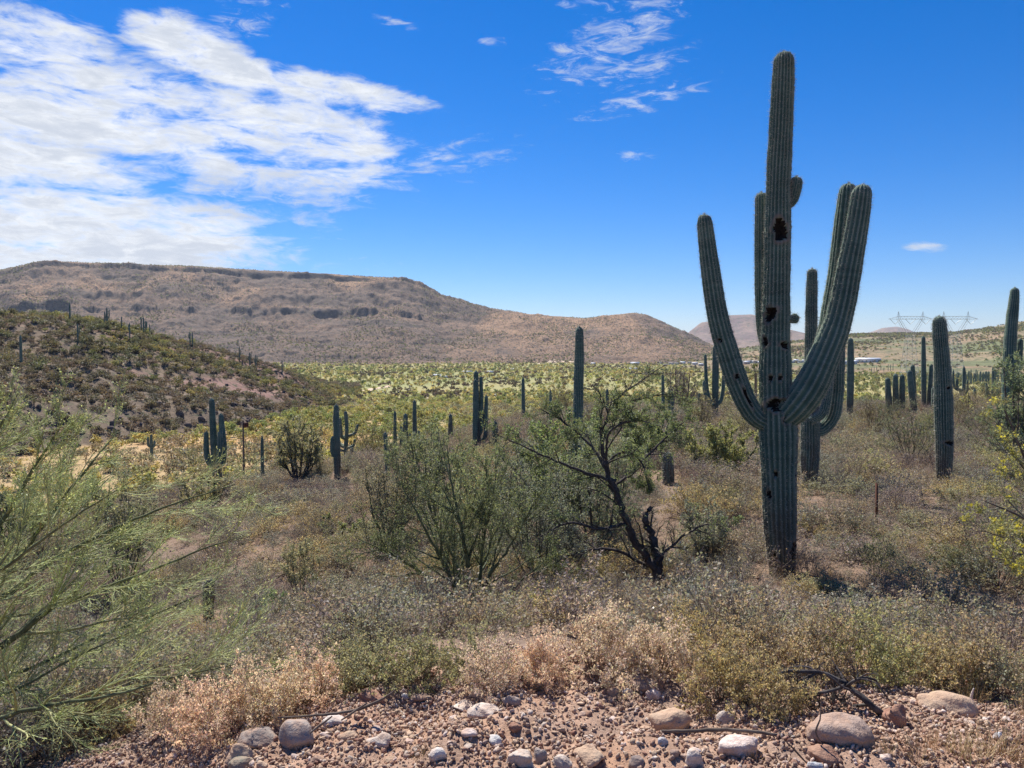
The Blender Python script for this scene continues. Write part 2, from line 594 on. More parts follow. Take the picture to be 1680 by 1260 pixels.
# the mesa gets a finer sheet of its own
mr_ = np.array(geom(1000, 1760, 1.0026) + geom(1760, 2300, 1.03))
ma_ = np.radians(np.linspace(-46, 19, 760))
MA, MRR = np.meshgrid(ma_, mr_)
MX, MY = MRR * np.sin(MA), MRR * np.cos(MA)
MZ, MZN, MS, MCOL, MRD = terrain(MX, MY)
MC = ground_colour(MX, MY, MZN, MS, MCOL, MRD, MZ)
MSL = slope_of(MZ, MRR)
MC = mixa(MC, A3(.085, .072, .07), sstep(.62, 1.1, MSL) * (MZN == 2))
mi_ = np.arange(MX.size).reshape(MX.shape)
mq = np.stack([mi_[:-1, :-1], mi_[:-1, 1:], mi_[1:, 1:], mi_[1:, :-1]], -1).reshape(-1, 4)
mq = mq[(MZN.reshape(-1)[mq] == 2).any(1)]
v_, f_, c_ = sub_mesh(np.stack([MX, MY, MZ], -1).reshape(-1, 3), mq, MC.reshape(-1, 3))
link('mesa', mesh_np('mesa', v_, f_, M_MESA, c_, smooth=True), kind='structure', label='long flat topped reddish brown mesa')
ain = (AA > math.radians(-45.6)) & (AA < math.radians(18.6)) & (RR < 2250)
full2 = (zq == 2).all(1) & ain.reshape(-1)[q].all(1)
zface = np.where(full2, 9, np.where(zface == 2, 0, zface))
for zi, nm, mat, lab in ((0, 'ground', M_GROUND, 'reddish gravel slope running down to the dry valley floor'), (1, 'hill', M_HILL, 'rocky scrub covered hill at the valley side'),
                         (3, 'ridge', M_RIDGE, 'broad low ridge beyond the valley'), (4, 'distant_hills', M_FAR, 'purple hazy flat topped hills far away')):
    v_, f_, c_ = sub_mesh(VV, q[zface == zi], CC)
    link(nm, mesh_np(nm, v_, f_, mat, c_, smooth=True), kind='structure', label=lab)


# ------------------------------------------------------------------ geometry helpers
def spline(P, step):
    """Catmull-Rom through the rows of P (any number of channels), resampled at about `step` in the first 3"""
    P = np.asarray(P, float)
    if len(P) == 2:
        n = max(2, int(np.linalg.norm(P[1, :3] - P[0, :3]) / step) + 1)
        t = np.linspace(0, 1, n)[:, None]
        return P[0] * (1 - t) + P[1] * t
    Q = np.vstack([2 * P[0] - P[1], P, 2 * P[-1] - P[-2]])
    out = []
    for i in range(1, len(Q) - 2):
        a, b, c, d = Q[i - 1], Q[i], Q[i + 1], Q[i + 2]
        n = max(2, int(np.linalg.norm(c[:3] - b[:3]) / step) + 1)
        t = np.linspace(0, 1, n, endpoint=False)[:, None]
        out.append(0.5 * ((2 * b) + (-a + c) * t + (2 * a - 5 * b + 4 * c - d) * t ** 2 + (-a + 3 * b - 3 * c + d) * t ** 3))
    out.append(P[-1:])
    return np.vstack(out)


def unit(v):
    return v / np.maximum(np.linalg.norm(v, axis=-1, keepdims=True), 1e-9)


def frames(C):
    T = unit(np.gradient(C, axis=0))
    ref = np.array([1.0, 0, 0]) if abs(T[0][0]) < .8 else np.array([0, 1.0, 0])
    N = np.zeros_like(C)
    n = ref - T[0] * (ref @ T[0])
    for i in range(len(C)):
        n = n - T[i] * (n @ T[i])
        n = n / np.linalg.norm(n)
        N[i] = n
    return T, N, np.cross(T, N)


def cactus_stem(path, ribs, sub, step, seed=0, tip=True, depth=.17, holes=(), warp=.03, cork_to=0.0):
    """ribbed column along path rows (x,y,z,radius); returns verts, quads, colours, hole mask, crest list"""
    S = spline(path, step)
    C, rad = S[:, :3].copy(), S[:, 3].copy()
    rg = np.random.default_rng(seed)
    L = np.concatenate([[0], np.cumsum(np.linalg.norm(np.diff(C, axis=0), axis=1))])
    rad *= 1 + warp * (np.interp(L, np.linspace(0, L[-1], max(4, int(L[-1] / .22))), rg.normal(0, .75, max(4, int(L[-1] / .22)))))
    if tip:
        e = L[-1] - L
        rt = rad[-1] * 1.25
        rad = rad * np.sqrt(np.clip(1 - np.clip(1 - e / rt, 0, 1) ** 2.2, 0.0004, 1))
    T, N, B = frames(C)
    m_ = ribs * sub
    th = np.arange(m_) * 2 * np.pi / m_
    ph = (.5 - .5 * np.cos(th * ribs))
    twist = np.interp(L, np.linspace(0, L[-1], max(3, int(L[-1] / .8))), rg.normal(0, .05, max(3, int(L[-1] / .8))))
    thL = th[None] + twist[:, None]
    prof_ = 1 - depth * ph ** 1.6
    jit = 1 + rg.normal(0, .014, (len(C), m_)) * (sub > 2) + .03 * rg.normal(0, 1, (1, m_)) * (sub > 2)
    rr_ = rad[:, None] * prof_[None] * jit
    nrm = np.cos(thL)[..., None] * N[:, None] + np.sin(thL)[..., None] * B[:, None]
    V = C[:, None] + rr_[..., None] * nrm
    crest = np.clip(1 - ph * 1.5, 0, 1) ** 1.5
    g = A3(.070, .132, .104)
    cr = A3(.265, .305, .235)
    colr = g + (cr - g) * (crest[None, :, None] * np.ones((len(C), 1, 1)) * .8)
    colr = colr * (1 + rg.normal(0, .07, (len(C), 1, 1)))
    # older, corky skin low down
    if cork_to > 0:
        lowk = (1 - sstep(cork_to * .3, cork_to, L))[:, None] * np.clip(.25 + 1.3 * (fbm(th[None] * 2.2 + 0 * L[:, None], L[:, None] * 3.0 + seed, 3, 71) + .5) , 0, 1)
        colr = colr * (1 - .75 * lowk[..., None]) + A3(.13, .105, .08) * (.75 * lowk[..., None])
    hole = np.zeros((len(C), m_))
    bald = np.zeros((len(C), m_), bool)
    for hx in holes:
        p, a, b, dep = hx[:4]
        i = int(np.argmin(np.linalg.norm(C - np.asarray(p), axis=1)))
        toward = unit((np.asarray(p) - C[i]) - T[i] * ((np.asarray(p) - C[i]) @ T[i])) if np.linalg.norm(np.asarray(p) - C[i]) > .02 else -np.array([0, 1., 0])
        ps = C[i] + toward * rad[i]
        dv = V - ps
        al = dv @ T[i]
        ac = dv @ np.cross(T[i], toward)
        fac = (nrm @ toward) > .15
        ang_ = np.arctan2(al, ac)
        lump = 1 + .16 * np.sin(ang_ * 2 + p[2] * 9) + .12 * np.sin(ang_ * 5 + p[0] * 7)
        dd = np.sqrt((ac / a) ** 2 + (al / b) ** 2) / lump
        w_ = sstep(1.0, .45, dd) if False else (1 - np.clip((dd - .55) / .45, 0, 1)) ** 1.2
        rim = np.exp(-((dd - 1.12) / .16) ** 2)
        flat_ = (sstep(1.25, .9, dd) if False else 1 - sstep(.85, 1.25, dd)) * fac
        V = V + (flat_ * (rad[:, None] * .93 - rr_))[..., None] * nrm
        V = V - (w_ * fac * dep)[..., None] * nrm + (rim * fac * .016)[..., None] * nrm
        hole = np.maximum(hole, fac * (dd < 1.0))
        bald |= fac & (dd < 1.3)
        cork = np.clip(rim * fac, 0, 1)[..., None]
        colr = colr * (1 - cork) + A3(.24, .20, .16) * cork
    nC = len(C)
    ii = np.arange(nC * m_).reshape(nC, m_)
    Q = np.stack([ii[:-1], np.roll(ii, -1, 1)[:-1], np.roll(ii, -1, 1)[1:], ii[1:]], -1).reshape(-1, 4)
    hq = hole.reshape(-1)[Q].mean(1) > .6
    ci = np.arange(0, m_, sub)
    return V.reshape(-1, 3), Q, colr.reshape(-1, 3), hq, (V[:, ci], nrm[:, ci], T, ~bald[:, ci])


def spine_mesh(crests, n=4, ln=.035, wd=.0022, every=1, seed=0):
    rg = np.random.default_rng(seed)
    Ps, Ns, Ts = [], [], []
    for V, nr, T, has in crests:
        h_ = has[::every].reshape(-1)
        Ps.append(V[::every].reshape(-1, 3)[h_]); Ns.append(nr[::every].reshape(-1, 3)[h_])
        Ts.append(np.repeat(T[::every], V.shape[1], 0)[h_])
    P, N, T = (np.repeat(np.vstack(a), n, 0) for a in (Ps, Ns, Ts))
    P = P + rg.normal(0, .006, P.shape)
    d = unit(N * .8 + rg.normal(0, .55, P.shape) + np.array([0, 0, .1]))
    s = unit(np.cross(d, rg.normal(0, 1, P.shape))) * wd
    l = ln * rg.uniform(.6, 1.25, (len(P), 1))
    V = np.stack([P - s, P + s, P + d * l], 1).reshape(-1, 3)
    return V, np.arange(len(V)).reshape(-1, 3)


def leaf_mat(name, trans=.35, rough=.6, var=.25, tcol=(1.14, 1.04, .70), spec=.3):
    """attribute colour with per object variation, diffuse plus light shining through"""
    m, nt, o = new_mat(name)
    oi = nt.nodes.new('ShaderNodeObjectInfo')
    rnd = E(nt, oi.outputs['Random'])
    f = nt.nodes.new('ShaderNodeCombineColor')
    for i, k_ in enumerate((1.0, .55, .8)):
        nt.links.new(((rnd * 7.13 * (i + 1))._m('FRACT') * (var * k_) + (1 - var * k_ / 2)).k, f.inputs[i])
    c = mixc(nt, 1.0, attr_col(nt), f.outputs[0], 'MULTIPLY')
    p = pbsdf(nt, c, rough, spec)
    sh = p.outputs[0]
    if trans > 0:
        t = nt.nodes.new('ShaderNodeBsdfTranslucent')
        nt.links.new(mixc(nt, 1.0, c, tcol, 'MULTIPLY'), t.inputs[0])
        mx = nt.nodes.new('ShaderNodeMixShader')
        mx.inputs[0].default_value = trans
        nt.links.new(sh, mx.inputs[1]); nt.links.new(t.outputs[0], mx.inputs[2])
        sh = mx.outputs[0]
    nt.links.new(sh, o.inputs[0])
    return m


def simple_mat(name, c1, c2, scale, rough=.85, spec=.2, bd=0.0, detail=5, local=False):
    m, nt, o = new_mat(name)
    P = nt.nodes.new('ShaderNodeTexCoord').outputs['Object'] if local else pos(nt)
    n = noise(nt, P, scale, detail, .6)
    c = mixc(nt, ramp(nt, n, .32, .68), c1, c2)
    p = pbsdf(nt, c, rough, spec, bump(nt, n, .7, bd) if bd else None)
    nt.links.new(p.outputs[0], o.inputs[0])
    return m


def cactus_mat():
    m, nt, o = new_mat('saguaro_skin')
    P = pos(nt)
    n = noise(nt, P, 3.0, 6, .65)
    n2 = noise(nt, P, 22.0, 4, .6)
    c = mixc(nt, ramp(nt, n, .3, .7), (.78, .80, .80), (1.2, 1.15, 1.12))
    c = mixc(nt, 1.0, attr_col(nt), c, 'MULTIPLY')
    c = mixc(nt, ramp(nt, n2, .66, .76) * .55, c, (.20, .16, .10))
    p = pbsdf(nt, c, .78, .15, bump(nt, n2, .35, .012))
    nt.links.new(p.outputs[0], o.inputs[0])
    return m


M_CACT = cactus_mat()
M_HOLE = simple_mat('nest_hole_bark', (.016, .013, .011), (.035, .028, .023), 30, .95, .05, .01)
M_SPINE = simple_mat('spines', (.46, .41, .33), (.58, .53, .44), 5, .7, .2)
M_WOOD = simple_mat('weathered_wood', (.10, .075, .06), (.20, .16, .13), 9, .9, .1, .01)
M_RUST = simple_mat('rusty_steel', (.075, .032, .022), (.13, .055, .035), 12, .9, .2)

SAG = []          # places taken by saguaros, so that shrubs keep clear


def thing(name, label, cat, loc, group=None):
    o = bpy.data.objects.new(name, None)
    COL.objects.link(o)
    o.location = loc
    o.empty_display_size = .2
    o['label'] = label
    o['category'] = cat
    if group:
        o['group'] = group
    return o


def saguaro(label, d, trunk, arms=(), lod=1, holes=(), spines=False, group=None, seed=0, foot=None):
    """trunk and arms: rows (col, row, width px[, depth offset]) from the lowest point up, at distance d"""
    def w3(pt):
        c, r, w = pt[:3]
        dy = pt[3] if len(pt) > 3 else 0.0
        p = at_depth(c, r, d + dy)
        return [*p, .5 * w * (d + dy) / F]
    tp = [w3(p) for p in trunk]
    x0, y0 = tp[0][0], tp[0][1]
    z0 = H(x0, y0)
    base = np.array([x0, y0, z0])
    if tp[0][2] > z0 + .02:
        tp = [[x0, y0, z0 - .15, tp[0][3] * .95]] + tp
    else:
        tp = [[x0, y0, z0 - .15, tp[0][3]]] + [p for p in tp if p[2] > z0 + .1]
    ribs, sub, step = ((21, 4, .03), (16, 3, .07), (12, 2, .16), (7, 1, .5))[lod]
    t = thing('saguaro', label, 'cactus', base, group)
    SAG.append((x0, y0, max(p[3] for p in tp)))
    crests = []
    off = np.array([*base, 0])

    def part(nm, path, hl, sd, rb):
        path = np.asarray(path) - off
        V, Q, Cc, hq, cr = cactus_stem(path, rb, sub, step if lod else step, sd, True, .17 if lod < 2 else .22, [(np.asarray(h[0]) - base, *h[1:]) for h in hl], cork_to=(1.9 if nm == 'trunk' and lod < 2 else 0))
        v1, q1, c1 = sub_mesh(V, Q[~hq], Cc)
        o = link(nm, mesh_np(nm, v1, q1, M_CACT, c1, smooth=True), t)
        if hq.any():
            # every hole is a piece of its own
            fc = V[Q].mean(1)
            dist = np.array([np.linalg.norm((fc - (np.asarray(h[0]) - base)) / np.array([h[1], h[1], h[2]]), axis=1) for h in hl])
            own = dist.argmin(0)
            for hi in range(len(hl)):
                near = hq & (own == hi)
                if near.any():
                    v2, q2, _ = sub_mesh(V, Q[near])
                    link('nest_hole', mesh_np('nest_hole', v2, q2, M_HOLE, smooth=True), o)
        crests.append(cr)
        return o
    th = [h for h in holes if h[0] == 'trunk']

    def conv(hs, path):
        out = []
        Pn = spline(path, .05)
        for _, c, r, w, h, dep in hs:
            best = None
            for k_ in range(len(Pn)):
                p = Pn[k_]
                dd = abs(at_depth(c, r, p[1])[2] - p[2])
                if best is None or dd < best[0]:
                    best = (dd, p)
            p = best[1]
            a = at_depth(c, r, p[1])
            s_ = np.clip((a[0] - p[0]) / p[3], -.92, .92)
            out.append((np.array([p[0] + s_ * p[3], p[1] - p[3] * math.sqrt(1 - s_ * s_), a[2]]), .5 * w * d / F, .5 * h * d / F, dep))
        return out
    part('trunk', tp, conv(th, tp), seed, ribs)
    for i, a in enumerate(arms):
        ap = [w3(p) for p in a]
        ah = [h for h in holes if h[0] == i]
        part('arm', ap, conv(ah, ap), seed + 31 * (i + 1), max(5, int(ribs * .72)))
    if spines or lod == 1:
        V, Tq = spine_mesh(crests, 3 if d < 12 else 2, .042 if d < 12 else .045, .0016 if d < 12 else .003, 1, seed)
        link('spines', mesh_np('spines', V, Tq, M_SPINE), t, kind='stuff')
    return t


# the great saguaro
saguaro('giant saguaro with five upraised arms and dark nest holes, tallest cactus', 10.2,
        [(1283, 945, 40), (1283, 930, 43), (1279.5, 857, 51), (1278, 778, 56), (1276.5, 698, 59), (1272.5, 639, 53), (1272, 579, 48), (1274, 479, 43),
         (1276, 374, 41), (1277, 304, 38), (1280, 234, 38), (1285, 130, 35), (1286.5, 84, 31)],
        [[(1270, 694, 30), (1246, 688, 33), (1226, 664, 35), (1207, 620, 35), (1194, 579, 35), (1182, 539, 34), (1173, 496, 33), (1163, 426, 29), (1156, 365, 25), (1155.5, 351, 22)],
         [(1270, 585, 18, .12), (1256, 560, 20, .25), (1251, 520, 22, .3), (1250, 440, 23, .3), (1249.5, 350, 22, .3), (1249, 315, 19, .3)],
         [(1284, 690, 40, -.03), (1306, 668, 52, -.14), (1331, 632, 53, -.22), (1353, 584, 48, -.25), (1371, 540, 44, -.25), (1383, 496, 41, -.25), (1393, 444, 39, -.25), (1406, 374, 35, -.25), (1414, 318, 31, -.25), (1416, 302, 27, -.25)],
         [(1284, 650, 40, .15), (1318, 634, 38, .3), (1343, 595, 34, .34), (1358, 545, 32, .35), (1367, 496, 32, .35), (1376, 444, 32, .35), (1385, 374, 32, .35), (1391, 318, 29, .35), (1393, 300, 25, .35)],
         [(1288, 340, 12), (1299, 330, 16), (1304, 312, 20), (1306, 298, 20), (1307, 289, 17)],
         [(1290, 525, 8), (1300, 523.5, 14), (1306, 522, 16), (1311, 521, 12)]],
        lod=0, spines=True, seed=5,
        holes=[('trunk', 1274, 380, 24, 34, .10), ('trunk', 1257, 518, 20, 26, .10), ('trunk', 1282, 567, 17, 13, .08), ('trunk', 1257, 619, 8, 11, .05), ('trunk', 1272, 619, 9, 10, .05),
               ('trunk', 1267, 662, 30, 26, .13), ('trunk', 1284, 687, 17, 14, .07), ('trunk', 1256, 809, 9, 16, .05), ('trunk', 1264, 775, 7, 12, .04), ('trunk', 1302, 760, 9, 90, .035),
               ('trunk', 1300, 860, 10, 60, .035), ('trunk', 1296, 903, 14, 40, .04), ('trunk', 1251, 560, 12, 18, .05), ('trunk', 1265, 910, 8, 20, .04),
               (0, 1176, 558, 9, 7, .05), (0, 1204, 617, 11, 8, .05), (0, 1220, 648, 6, 40, .04)])
# the one just behind it
saguaro('tall saguaro with two low curving arms standing just behind the giant saguaro', 16.5,
        [(1327, 800, 23), (1328, 780, 26), (1329, 720, 30), (1330, 660, 26), (1331, 600, 21), (1331, 520, 18.5), (1332, 460, 16.5), (1332.5, 440, 14)],
        [[(1332, 706, 17), (1348, 705, 21), (1366, 684, 22), (1373, 645, 22), (1375, 600, 21), (1377, 560, 19), (1378, 520, 17)],
         [(1330, 690, 13, -.2), (1349, 678, 14, -.3), (1357, 650, 14, -.3), (1361, 610, 12, -.3), (1363, 585, 10, -.3)]], lod=0, spines=True, seed=9,
        holes=[('trunk', 1322, 795, 6, 14, .03)])
saguaro('single armless saguaro column with a slight lean and two small holes', 17.2,
        [(1550, 806, 18), (1548.5, 778, 22), (1549, 730, 26), (1548, 682, 28), (1547, 640, 26.5), (1545, 590, 24), (1542, 550, 21.5), (1541, 530, 20), (1540.5, 518, 17)],
        lod=0, spines=True, seed=12, holes=[('trunk', 1550, 635, 7, 6, .06), ('trunk', 1552, 726, 14, 9, .05)])
saguaro('tall saguaro leaning beside the scraggly tree, foot hidden by leaves', 25,
        [(1653, 735, 17), (1654, 680, 19), (1656, 600, 19), (1659, 540, 18), (1664, 490, 14.5), (1665, 471, 11)], [[(1660, 620, 8), (1670, 605, 9), (1673, 575, 9), (1674, 555, 8)]], lod=1, spines=True, seed=14)
saguaro('slim armless saguaro at the edge of the bench behind the giant', 36,
        [(1394, 690, 9), (1395, 640, 11), (1395.5, 590, 10.5), (1395.5, 554, 8)], lod=1, seed=15)
saguaro('slender tall saguaro rising behind the leafy mesquite crown', 16.5,
        [(946, 845, 14), (947, 760, 16), (949, 640, 16), (950.5, 580, 14.5), (950.5, 535, 12)], lod=1, spines=True, seed=16)
saguaro('short stout young saguaro right of the mesquite trunk', 18, [(1097, 812, 17), (1096.5, 780, 19), (1095.5, 755, 18), (1095.5, 741, 14)], lod=0, spines=True, seed=17)
saguaro('small young saguaro with woolly top among low scrub', 12.3, [(342, 1003, 17), (343, 970, 19), (344, 955, 18), (344, 948, 14)], lod=0, spines=True, seed=18)
saguaro('many armed saguaro with pale ribs beyond the palo verdes', 34,
        [(1173, 690, 9), (1173.5, 640, 11), (1174, 590, 10.5), (1174, 566, 9)],
        [[(1173, 668, 6), (1166, 660, 7), (1160, 640, 6.5), (1158, 610, 5.5), (1157, 581, 4.5)], [(1170, 664, 5, -.2), (1160, 655, 6, -.2), (1156, 640, 5.5, -.2), (1155, 624, 4.5, -.2)],
         [(1174, 665, 6), (1182, 658, 6.5), (1186, 640, 6), (1188, 610, 6)]], lod=1, seed=19)
saguaro('saguaro with four upright arms clustered like a candelabra', 27,
        [(357, 800, 14), (356, 775, 15), (353, 745, 13.5), (350, 710, 11), (348, 670, 9.5), (347, 653, 8)],
        [[(356, 772, 10), (364, 757, 12), (366.5, 730, 10.5), (364, 700, 9), (362, 678, 7)], [(352, 768, 8), (342, 757, 9), (338.5, 735, 9), (338.5, 707, 7)],
         [(357, 765, 8, -.25), (360, 750, 9.5, -.3), (361, 725, 9.5, -.3), (361, 706, 7, -.3)]], lod=1, seed=20)
saguaro('straight saguaro with one short arm beside the rounded green tree', 26.5,
        [(554, 790, 10), (553, 750, 11), (552, 700, 10), (551.5, 663, 8)], [[(552, 752, 6), (546, 742, 8), (545.5, 728, 8), (546, 715, 6.5)]], lod=1, seed=21)
saguaro('leaning thin saguaro behind grey palo verde twigs', 24, [(637, 818, 8), (636, 770, 8), (633, 725, 7), (632, 709, 5.5)], lod=1, seed=22)
saguaro('tight clump of saguaro stems with arms of unequal height', 30,
        [(784, 745, 11), (783, 700, 11), (781.5, 650, 9.5), (781, 608, 7.5)],
        [[(784, 735, 7, -.2), (779.5, 720, 8, -.3), (779.5, 660, 8, -.3), (780, 622, 6.5, -.3)], [(785, 715, 6), (790, 700, 7), (789.5, 650, 6.5), (789, 617, 5.5)], [(787, 725, 6), (796, 715, 7), (797, 680, 7), (798, 648, 5.5)]], lod=1, seed=23)
more = [  # label, distance, tip col, tip row, width, foot col, arms
    ('thin dark saguaro beside the rounded green tree, nearly leafhigh', 29, 430, 714, 5.5, 431, []),
    ('slender saguaro at the end of a loose row of five', 33, 648, 672, 5.5, 648, []),
    ('low saguaro tucked between two taller ones in the row', 33, 658, 697, 5, 658, []),
    ('stout saguaro in the middle of the loose row', 31, 665.5, 678, 8.5, 665, []),
    ('tallest saguaro of the loose row with two stubby arms', 31, 680, 656, 7, 681, [(-1, 720, 710, 4.5), (1, 722, 706, 5)]),
    ('lone short saguaro behind pale green twigs', 33, 739, 679, 7.5, 739, []),
    ('headless brown saguaro stump beside the tight clump', 28, 812, 690, 9.5, 813, []),
    ('slim saguaro pole with a pup at its foot', 36, 858, 618, 6, 859, [(1, 688, 672, 4)]),
    ('slim grey saguaro pole near the bare branches', 34, 1087, 612, 5.5, 1089, []),
    ('shorter of two white tipped saguaros standing together', 32, 1103, 642, 5.5, 1104, []),
    ('taller of two white tipped saguaros standing together', 33, 1098, 636, 4.5, 1099, []),
    ('small brownish saguaro alone beneath the bare grey tree', 40, 1147, 643, 4.5, 1147, []),
    ('thin saguaro half buried in mesquite leaves', 30, 903, 638, 5, 904, []),
    ('thin dark saguaro seen through dry mesquite twigs', 32, 996, 636, 5, 996, []),
    ('stubby leaning saguaro at the start of the bench edge cluster', 38, 1456, 619, 9.5, 1460, []),
    ('second stubby saguaro of the bench edge cluster', 38, 1469, 613, 9, 1470, []),
    ('third stubby saguaro of the bench edge cluster', 38, 1480, 614, 9, 1480, []),
    ('leaning stout saguaro of the bench edge cluster', 37, 1492, 607, 10, 1502, []),
    ('saguaro half hidden behind the leaning stout one', 40, 1497, 598, 8, 1501, []),
    ('tall thin saguaro rising from the bench edge cluster', 39, 1515, 551, 7.5, 1516, []),
    ('saguaro leaning away from the tall thin one', 39, 1528, 597, 7.5, 1523, []),
    ('very short saguaro at the foot of the leaning pair', 38, 1531, 633, 5.5, 1531, []),
    ('slim saguaro peeking out behind the armless column', 42, 1558.5, 597, 5, 1559, []),
    ('many armed slim saguaro beyond the armless column', 42, 1581.5, 600, 5.5, 1581, [(1, 645, 622, 4), (-1, 648, 636, 4), (-2, 640, 619, 4.5), (-3, 640, 606, 4)]),
    ('stubby brown saguaro before a pale dirt bank', 44, 1599, 636, 5.5, 1599, []),
    ('tiny brown saguaro left of the stubby brown one', 44, 1587, 641, 4.5, 1587, []),
    ('short saguaro leaning to one side on the bench', 42, 1618, 628, 5, 1624, []),
    ('thin post like saguaro beside the scraggly tree', 46, 1629, 601, 3.8, 1629, []),
    ('brownish cactus with three short arms in the dry grass', 100, 248, 712, 5, 249, [(-1, 733, 716, 4), (1, 734, 722, 4)]),
]
for k_, (lab, d, tc_, tr_, w_, fc_, arms_) in enumerate(more):
    p0 = at_depth(fc_, 700, d)
    fr = HOR + F * (EYE - H(p0[0], d)) / d
    mid = .5 * (fr + tr_)
    al = []
    for (sd_, r0, r1, wa) in arms_:
        dc = sd_ * w_ * 1.05
        al.append([(tc_, r0, wa * .8), (tc_ + dc * .7, r0 - 1, wa), (tc_ + dc, r0 - .35 * (r0 - r1), wa), (tc_ + dc, r1, wa * .8)])
    saguaro(lab.replace(', nearly leafhigh', ''), d, [(fc_, fr, w_ * .85), (.6 * fc_ + .4 * tc_, .7 * fr + .3 * tr_, w_ * 1.05), (.3 * fc_ + .7 * tc_, .4 * fr + .6 * tr_, w_), (tc_, tr_, w_ * .8)], al, lod=1 if w_ > 6 else 2, seed=100 + k_, spines=True)
# small ones far off
far_s = []
for (c, r) in ((115, 517), (172, 524), (176, 528), (200, 533), (213, 544), (232, 537), (236, 541), (240, 538), (246, 543), (312, 543), (316, 546), (393, 566), (410, 576), (463, 586), (526, 592), (35, 590), (128, 550), (420, 580)):
    far_s.append((c, r, None, 'hill'))
for k_ in range(46):
    far_s.append((rng.uniform(1570, 1648), rng.uniform(553, 578), None, 'ridge'))
for (c, r) in ((1430, 598), (1434, 596), (1445, 592), (1450, 595), (1457, 593), (1461, 594), (1465, 592), (1438, 594)):
    far_s.append((c, r, None, 'flat'))
proto_far = {}
for j in range(5):
    hgt = 1.0
    arms_ = [[], [(.45, .10, .80)], [(.4, -.09, .75), (.5, .10, .9)], [], [(.5, -.1, .85)]][j]
    parts_ = [cactus_stem(np.array([[0, 0, -.05, .042], [0, 0, .4, .047], [0, 0, 1, .04]]), 7, 2, .1, j, warp=.02)[:3]]
    for (z0, dx_, z1) in arms_:
        parts_.append(cactus_stem(np.array([[0, 0, z0, .025], [dx_ * .8, 0, z0 + .03, .03], [dx_, 0, z0 + .13, .03], [dx_, 0, z1, .026]]), 6, 2, .06, j + 9, warp=.02)[:3])
    proto_far[j] = [mesh_np('trunk' if i_ == 0 else 'arm', p_[0], p_[1], M_CACT, p_[2], smooth=True) for i_, p_ in enumerate(parts_)]
for k_, (c, r, _, kind_) in enumerate(far_s):
    rng2 = random.Random(k_)
    if kind_ == 'hill':
        x, y, z = ground_hit(c, r + 12)
        if y > 500:
            x, y, z = ground_hit(c, r + 26)
        lab, grp = 'small distant saguaro standing up from the scrubby hill', 'saguaros on the hill'
        hh = rng2.uniform(3.8, 6.2)
    elif kind_ == 'ridge':
        x, y, z = ground_hit(c, r + 22)
        y0 = min(y, 420); x, y = x * y0 / y, y0; z = H(x, y)
        lab, grp = 'one of a crowd of grey saguaros on the far slope', 'saguaro stand on the far slope'
        hh = rng2.uniform(5, 8.5)
    else:
        x, y, z = ground_hit(c, r + 16)
        lab, grp = 'tiny saguaro on the green valley floor', 'saguaros far out on the valley floor'
        hh = rng2.uniform(4, 6.5)
    if y > 700:
        continue
    t = thing('saguaro', lab, 'cactus', (x, y, z), grp)
    t.scale = (hh * .9, hh * .9, hh)
    t.rotation_euler = (0, 0, rng2.uniform(-.6, .6))
    for me in proto_far[k_ % 5]:
        o = link(me.name.split('.')[0], me, t)


# ------------------------------------------------------------------ plants: batched branches and leaves
def batch_tubes(P, Rd, sides=3):
    """P (n,k,3) polylines, Rd (n,k) radii -> verts, quads"""
    n, k_, _ = P.shape
    T = unit(np.gradient(P, axis=1))
    ref = np.where(np.abs(T[..., 2:3]) > .9, np.array([1., 0, 0]), np.array([0, 0, 1.]))
    A = unit(np.cross(T, ref)); B = np.cross(T, A)
    th = np.arange(sides) * 2 * np.pi / sides
    V = P[:, :, None] + Rd[..., None, None] * (np.cos(th)[:, None] * A[:, :, None] + np.sin(th)[:, None] * B[:, :, None])
    i = np.arange(n * k_ * sides).reshape(n, k_, sides)
    j = np.roll(i, -1, 2)
    Q = np.stack([i[:, :-1], j[:, :-1], j[:, 1:], i[:, 1:]], -1).reshape(-1, 4)
    return V.reshape(-1, 3), Q


def run_paths(rg, p0, d0, L, k_, wig, up):
    n = len(p0)
    P = np.zeros((n, k_, 3)); P[:, 0] = p0
    d = unit(d0)
    st = (np.asarray(L) * np.ones(n) / (k_ - 1))[:, None]
    for j in range(1, k_):
        P[:, j] = P[:, j - 1] + d * st
        d = unit(d + rg.normal(0, wig, (n, 3)) + np.array([0, 0, up]))
    return P


def children(rg, P, Rd, m, t0, t1, ang, lrat, rrat, k_, wig, up, flat=0.0, minr=0.0, Lfix=None):
    n, K, _ = P.shape
    par = np.repeat(np.arange(n), m)
    t = rg.uniform(t0, t1, n * m) * (K - 1)
    i = np.minimum(t.astype(int), K - 2); f = (t - i)[:, None]
    p0 = P[par, i] * (1 - f) + P[par, i + 1] * f
    T = unit(P[par, i + 1] - P[par, i])
    perp = rg.normal(0, 1, (n * m, 3)); perp[:, 2] *= (1 - flat)
    perp = unit(perp - T * (perp * T).sum(1, keepdims=True))
    a = rg.uniform(ang[0], ang[1], n * m)[:, None]
    d0 = T * np.cos(a) + perp * np.sin(a)
    Lp = np.linalg.norm(np.diff(P, axis=1), axis=2).sum(1)[par]
    L = (Lp * rg.uniform(lrat[0], lrat[1], n * m) * (1 - .35 * t / (K - 1))) if Lfix is None else rg.uniform(*Lfix, n * m)
    r0 = Rd[par, i] * rrat
    C = run_paths(rg, p0, d0, L, k_, wig, up)
    RR_ = np.maximum(r0[:, None] * np.linspace(1, .35, k_)[None], minr)
    return C, RR_


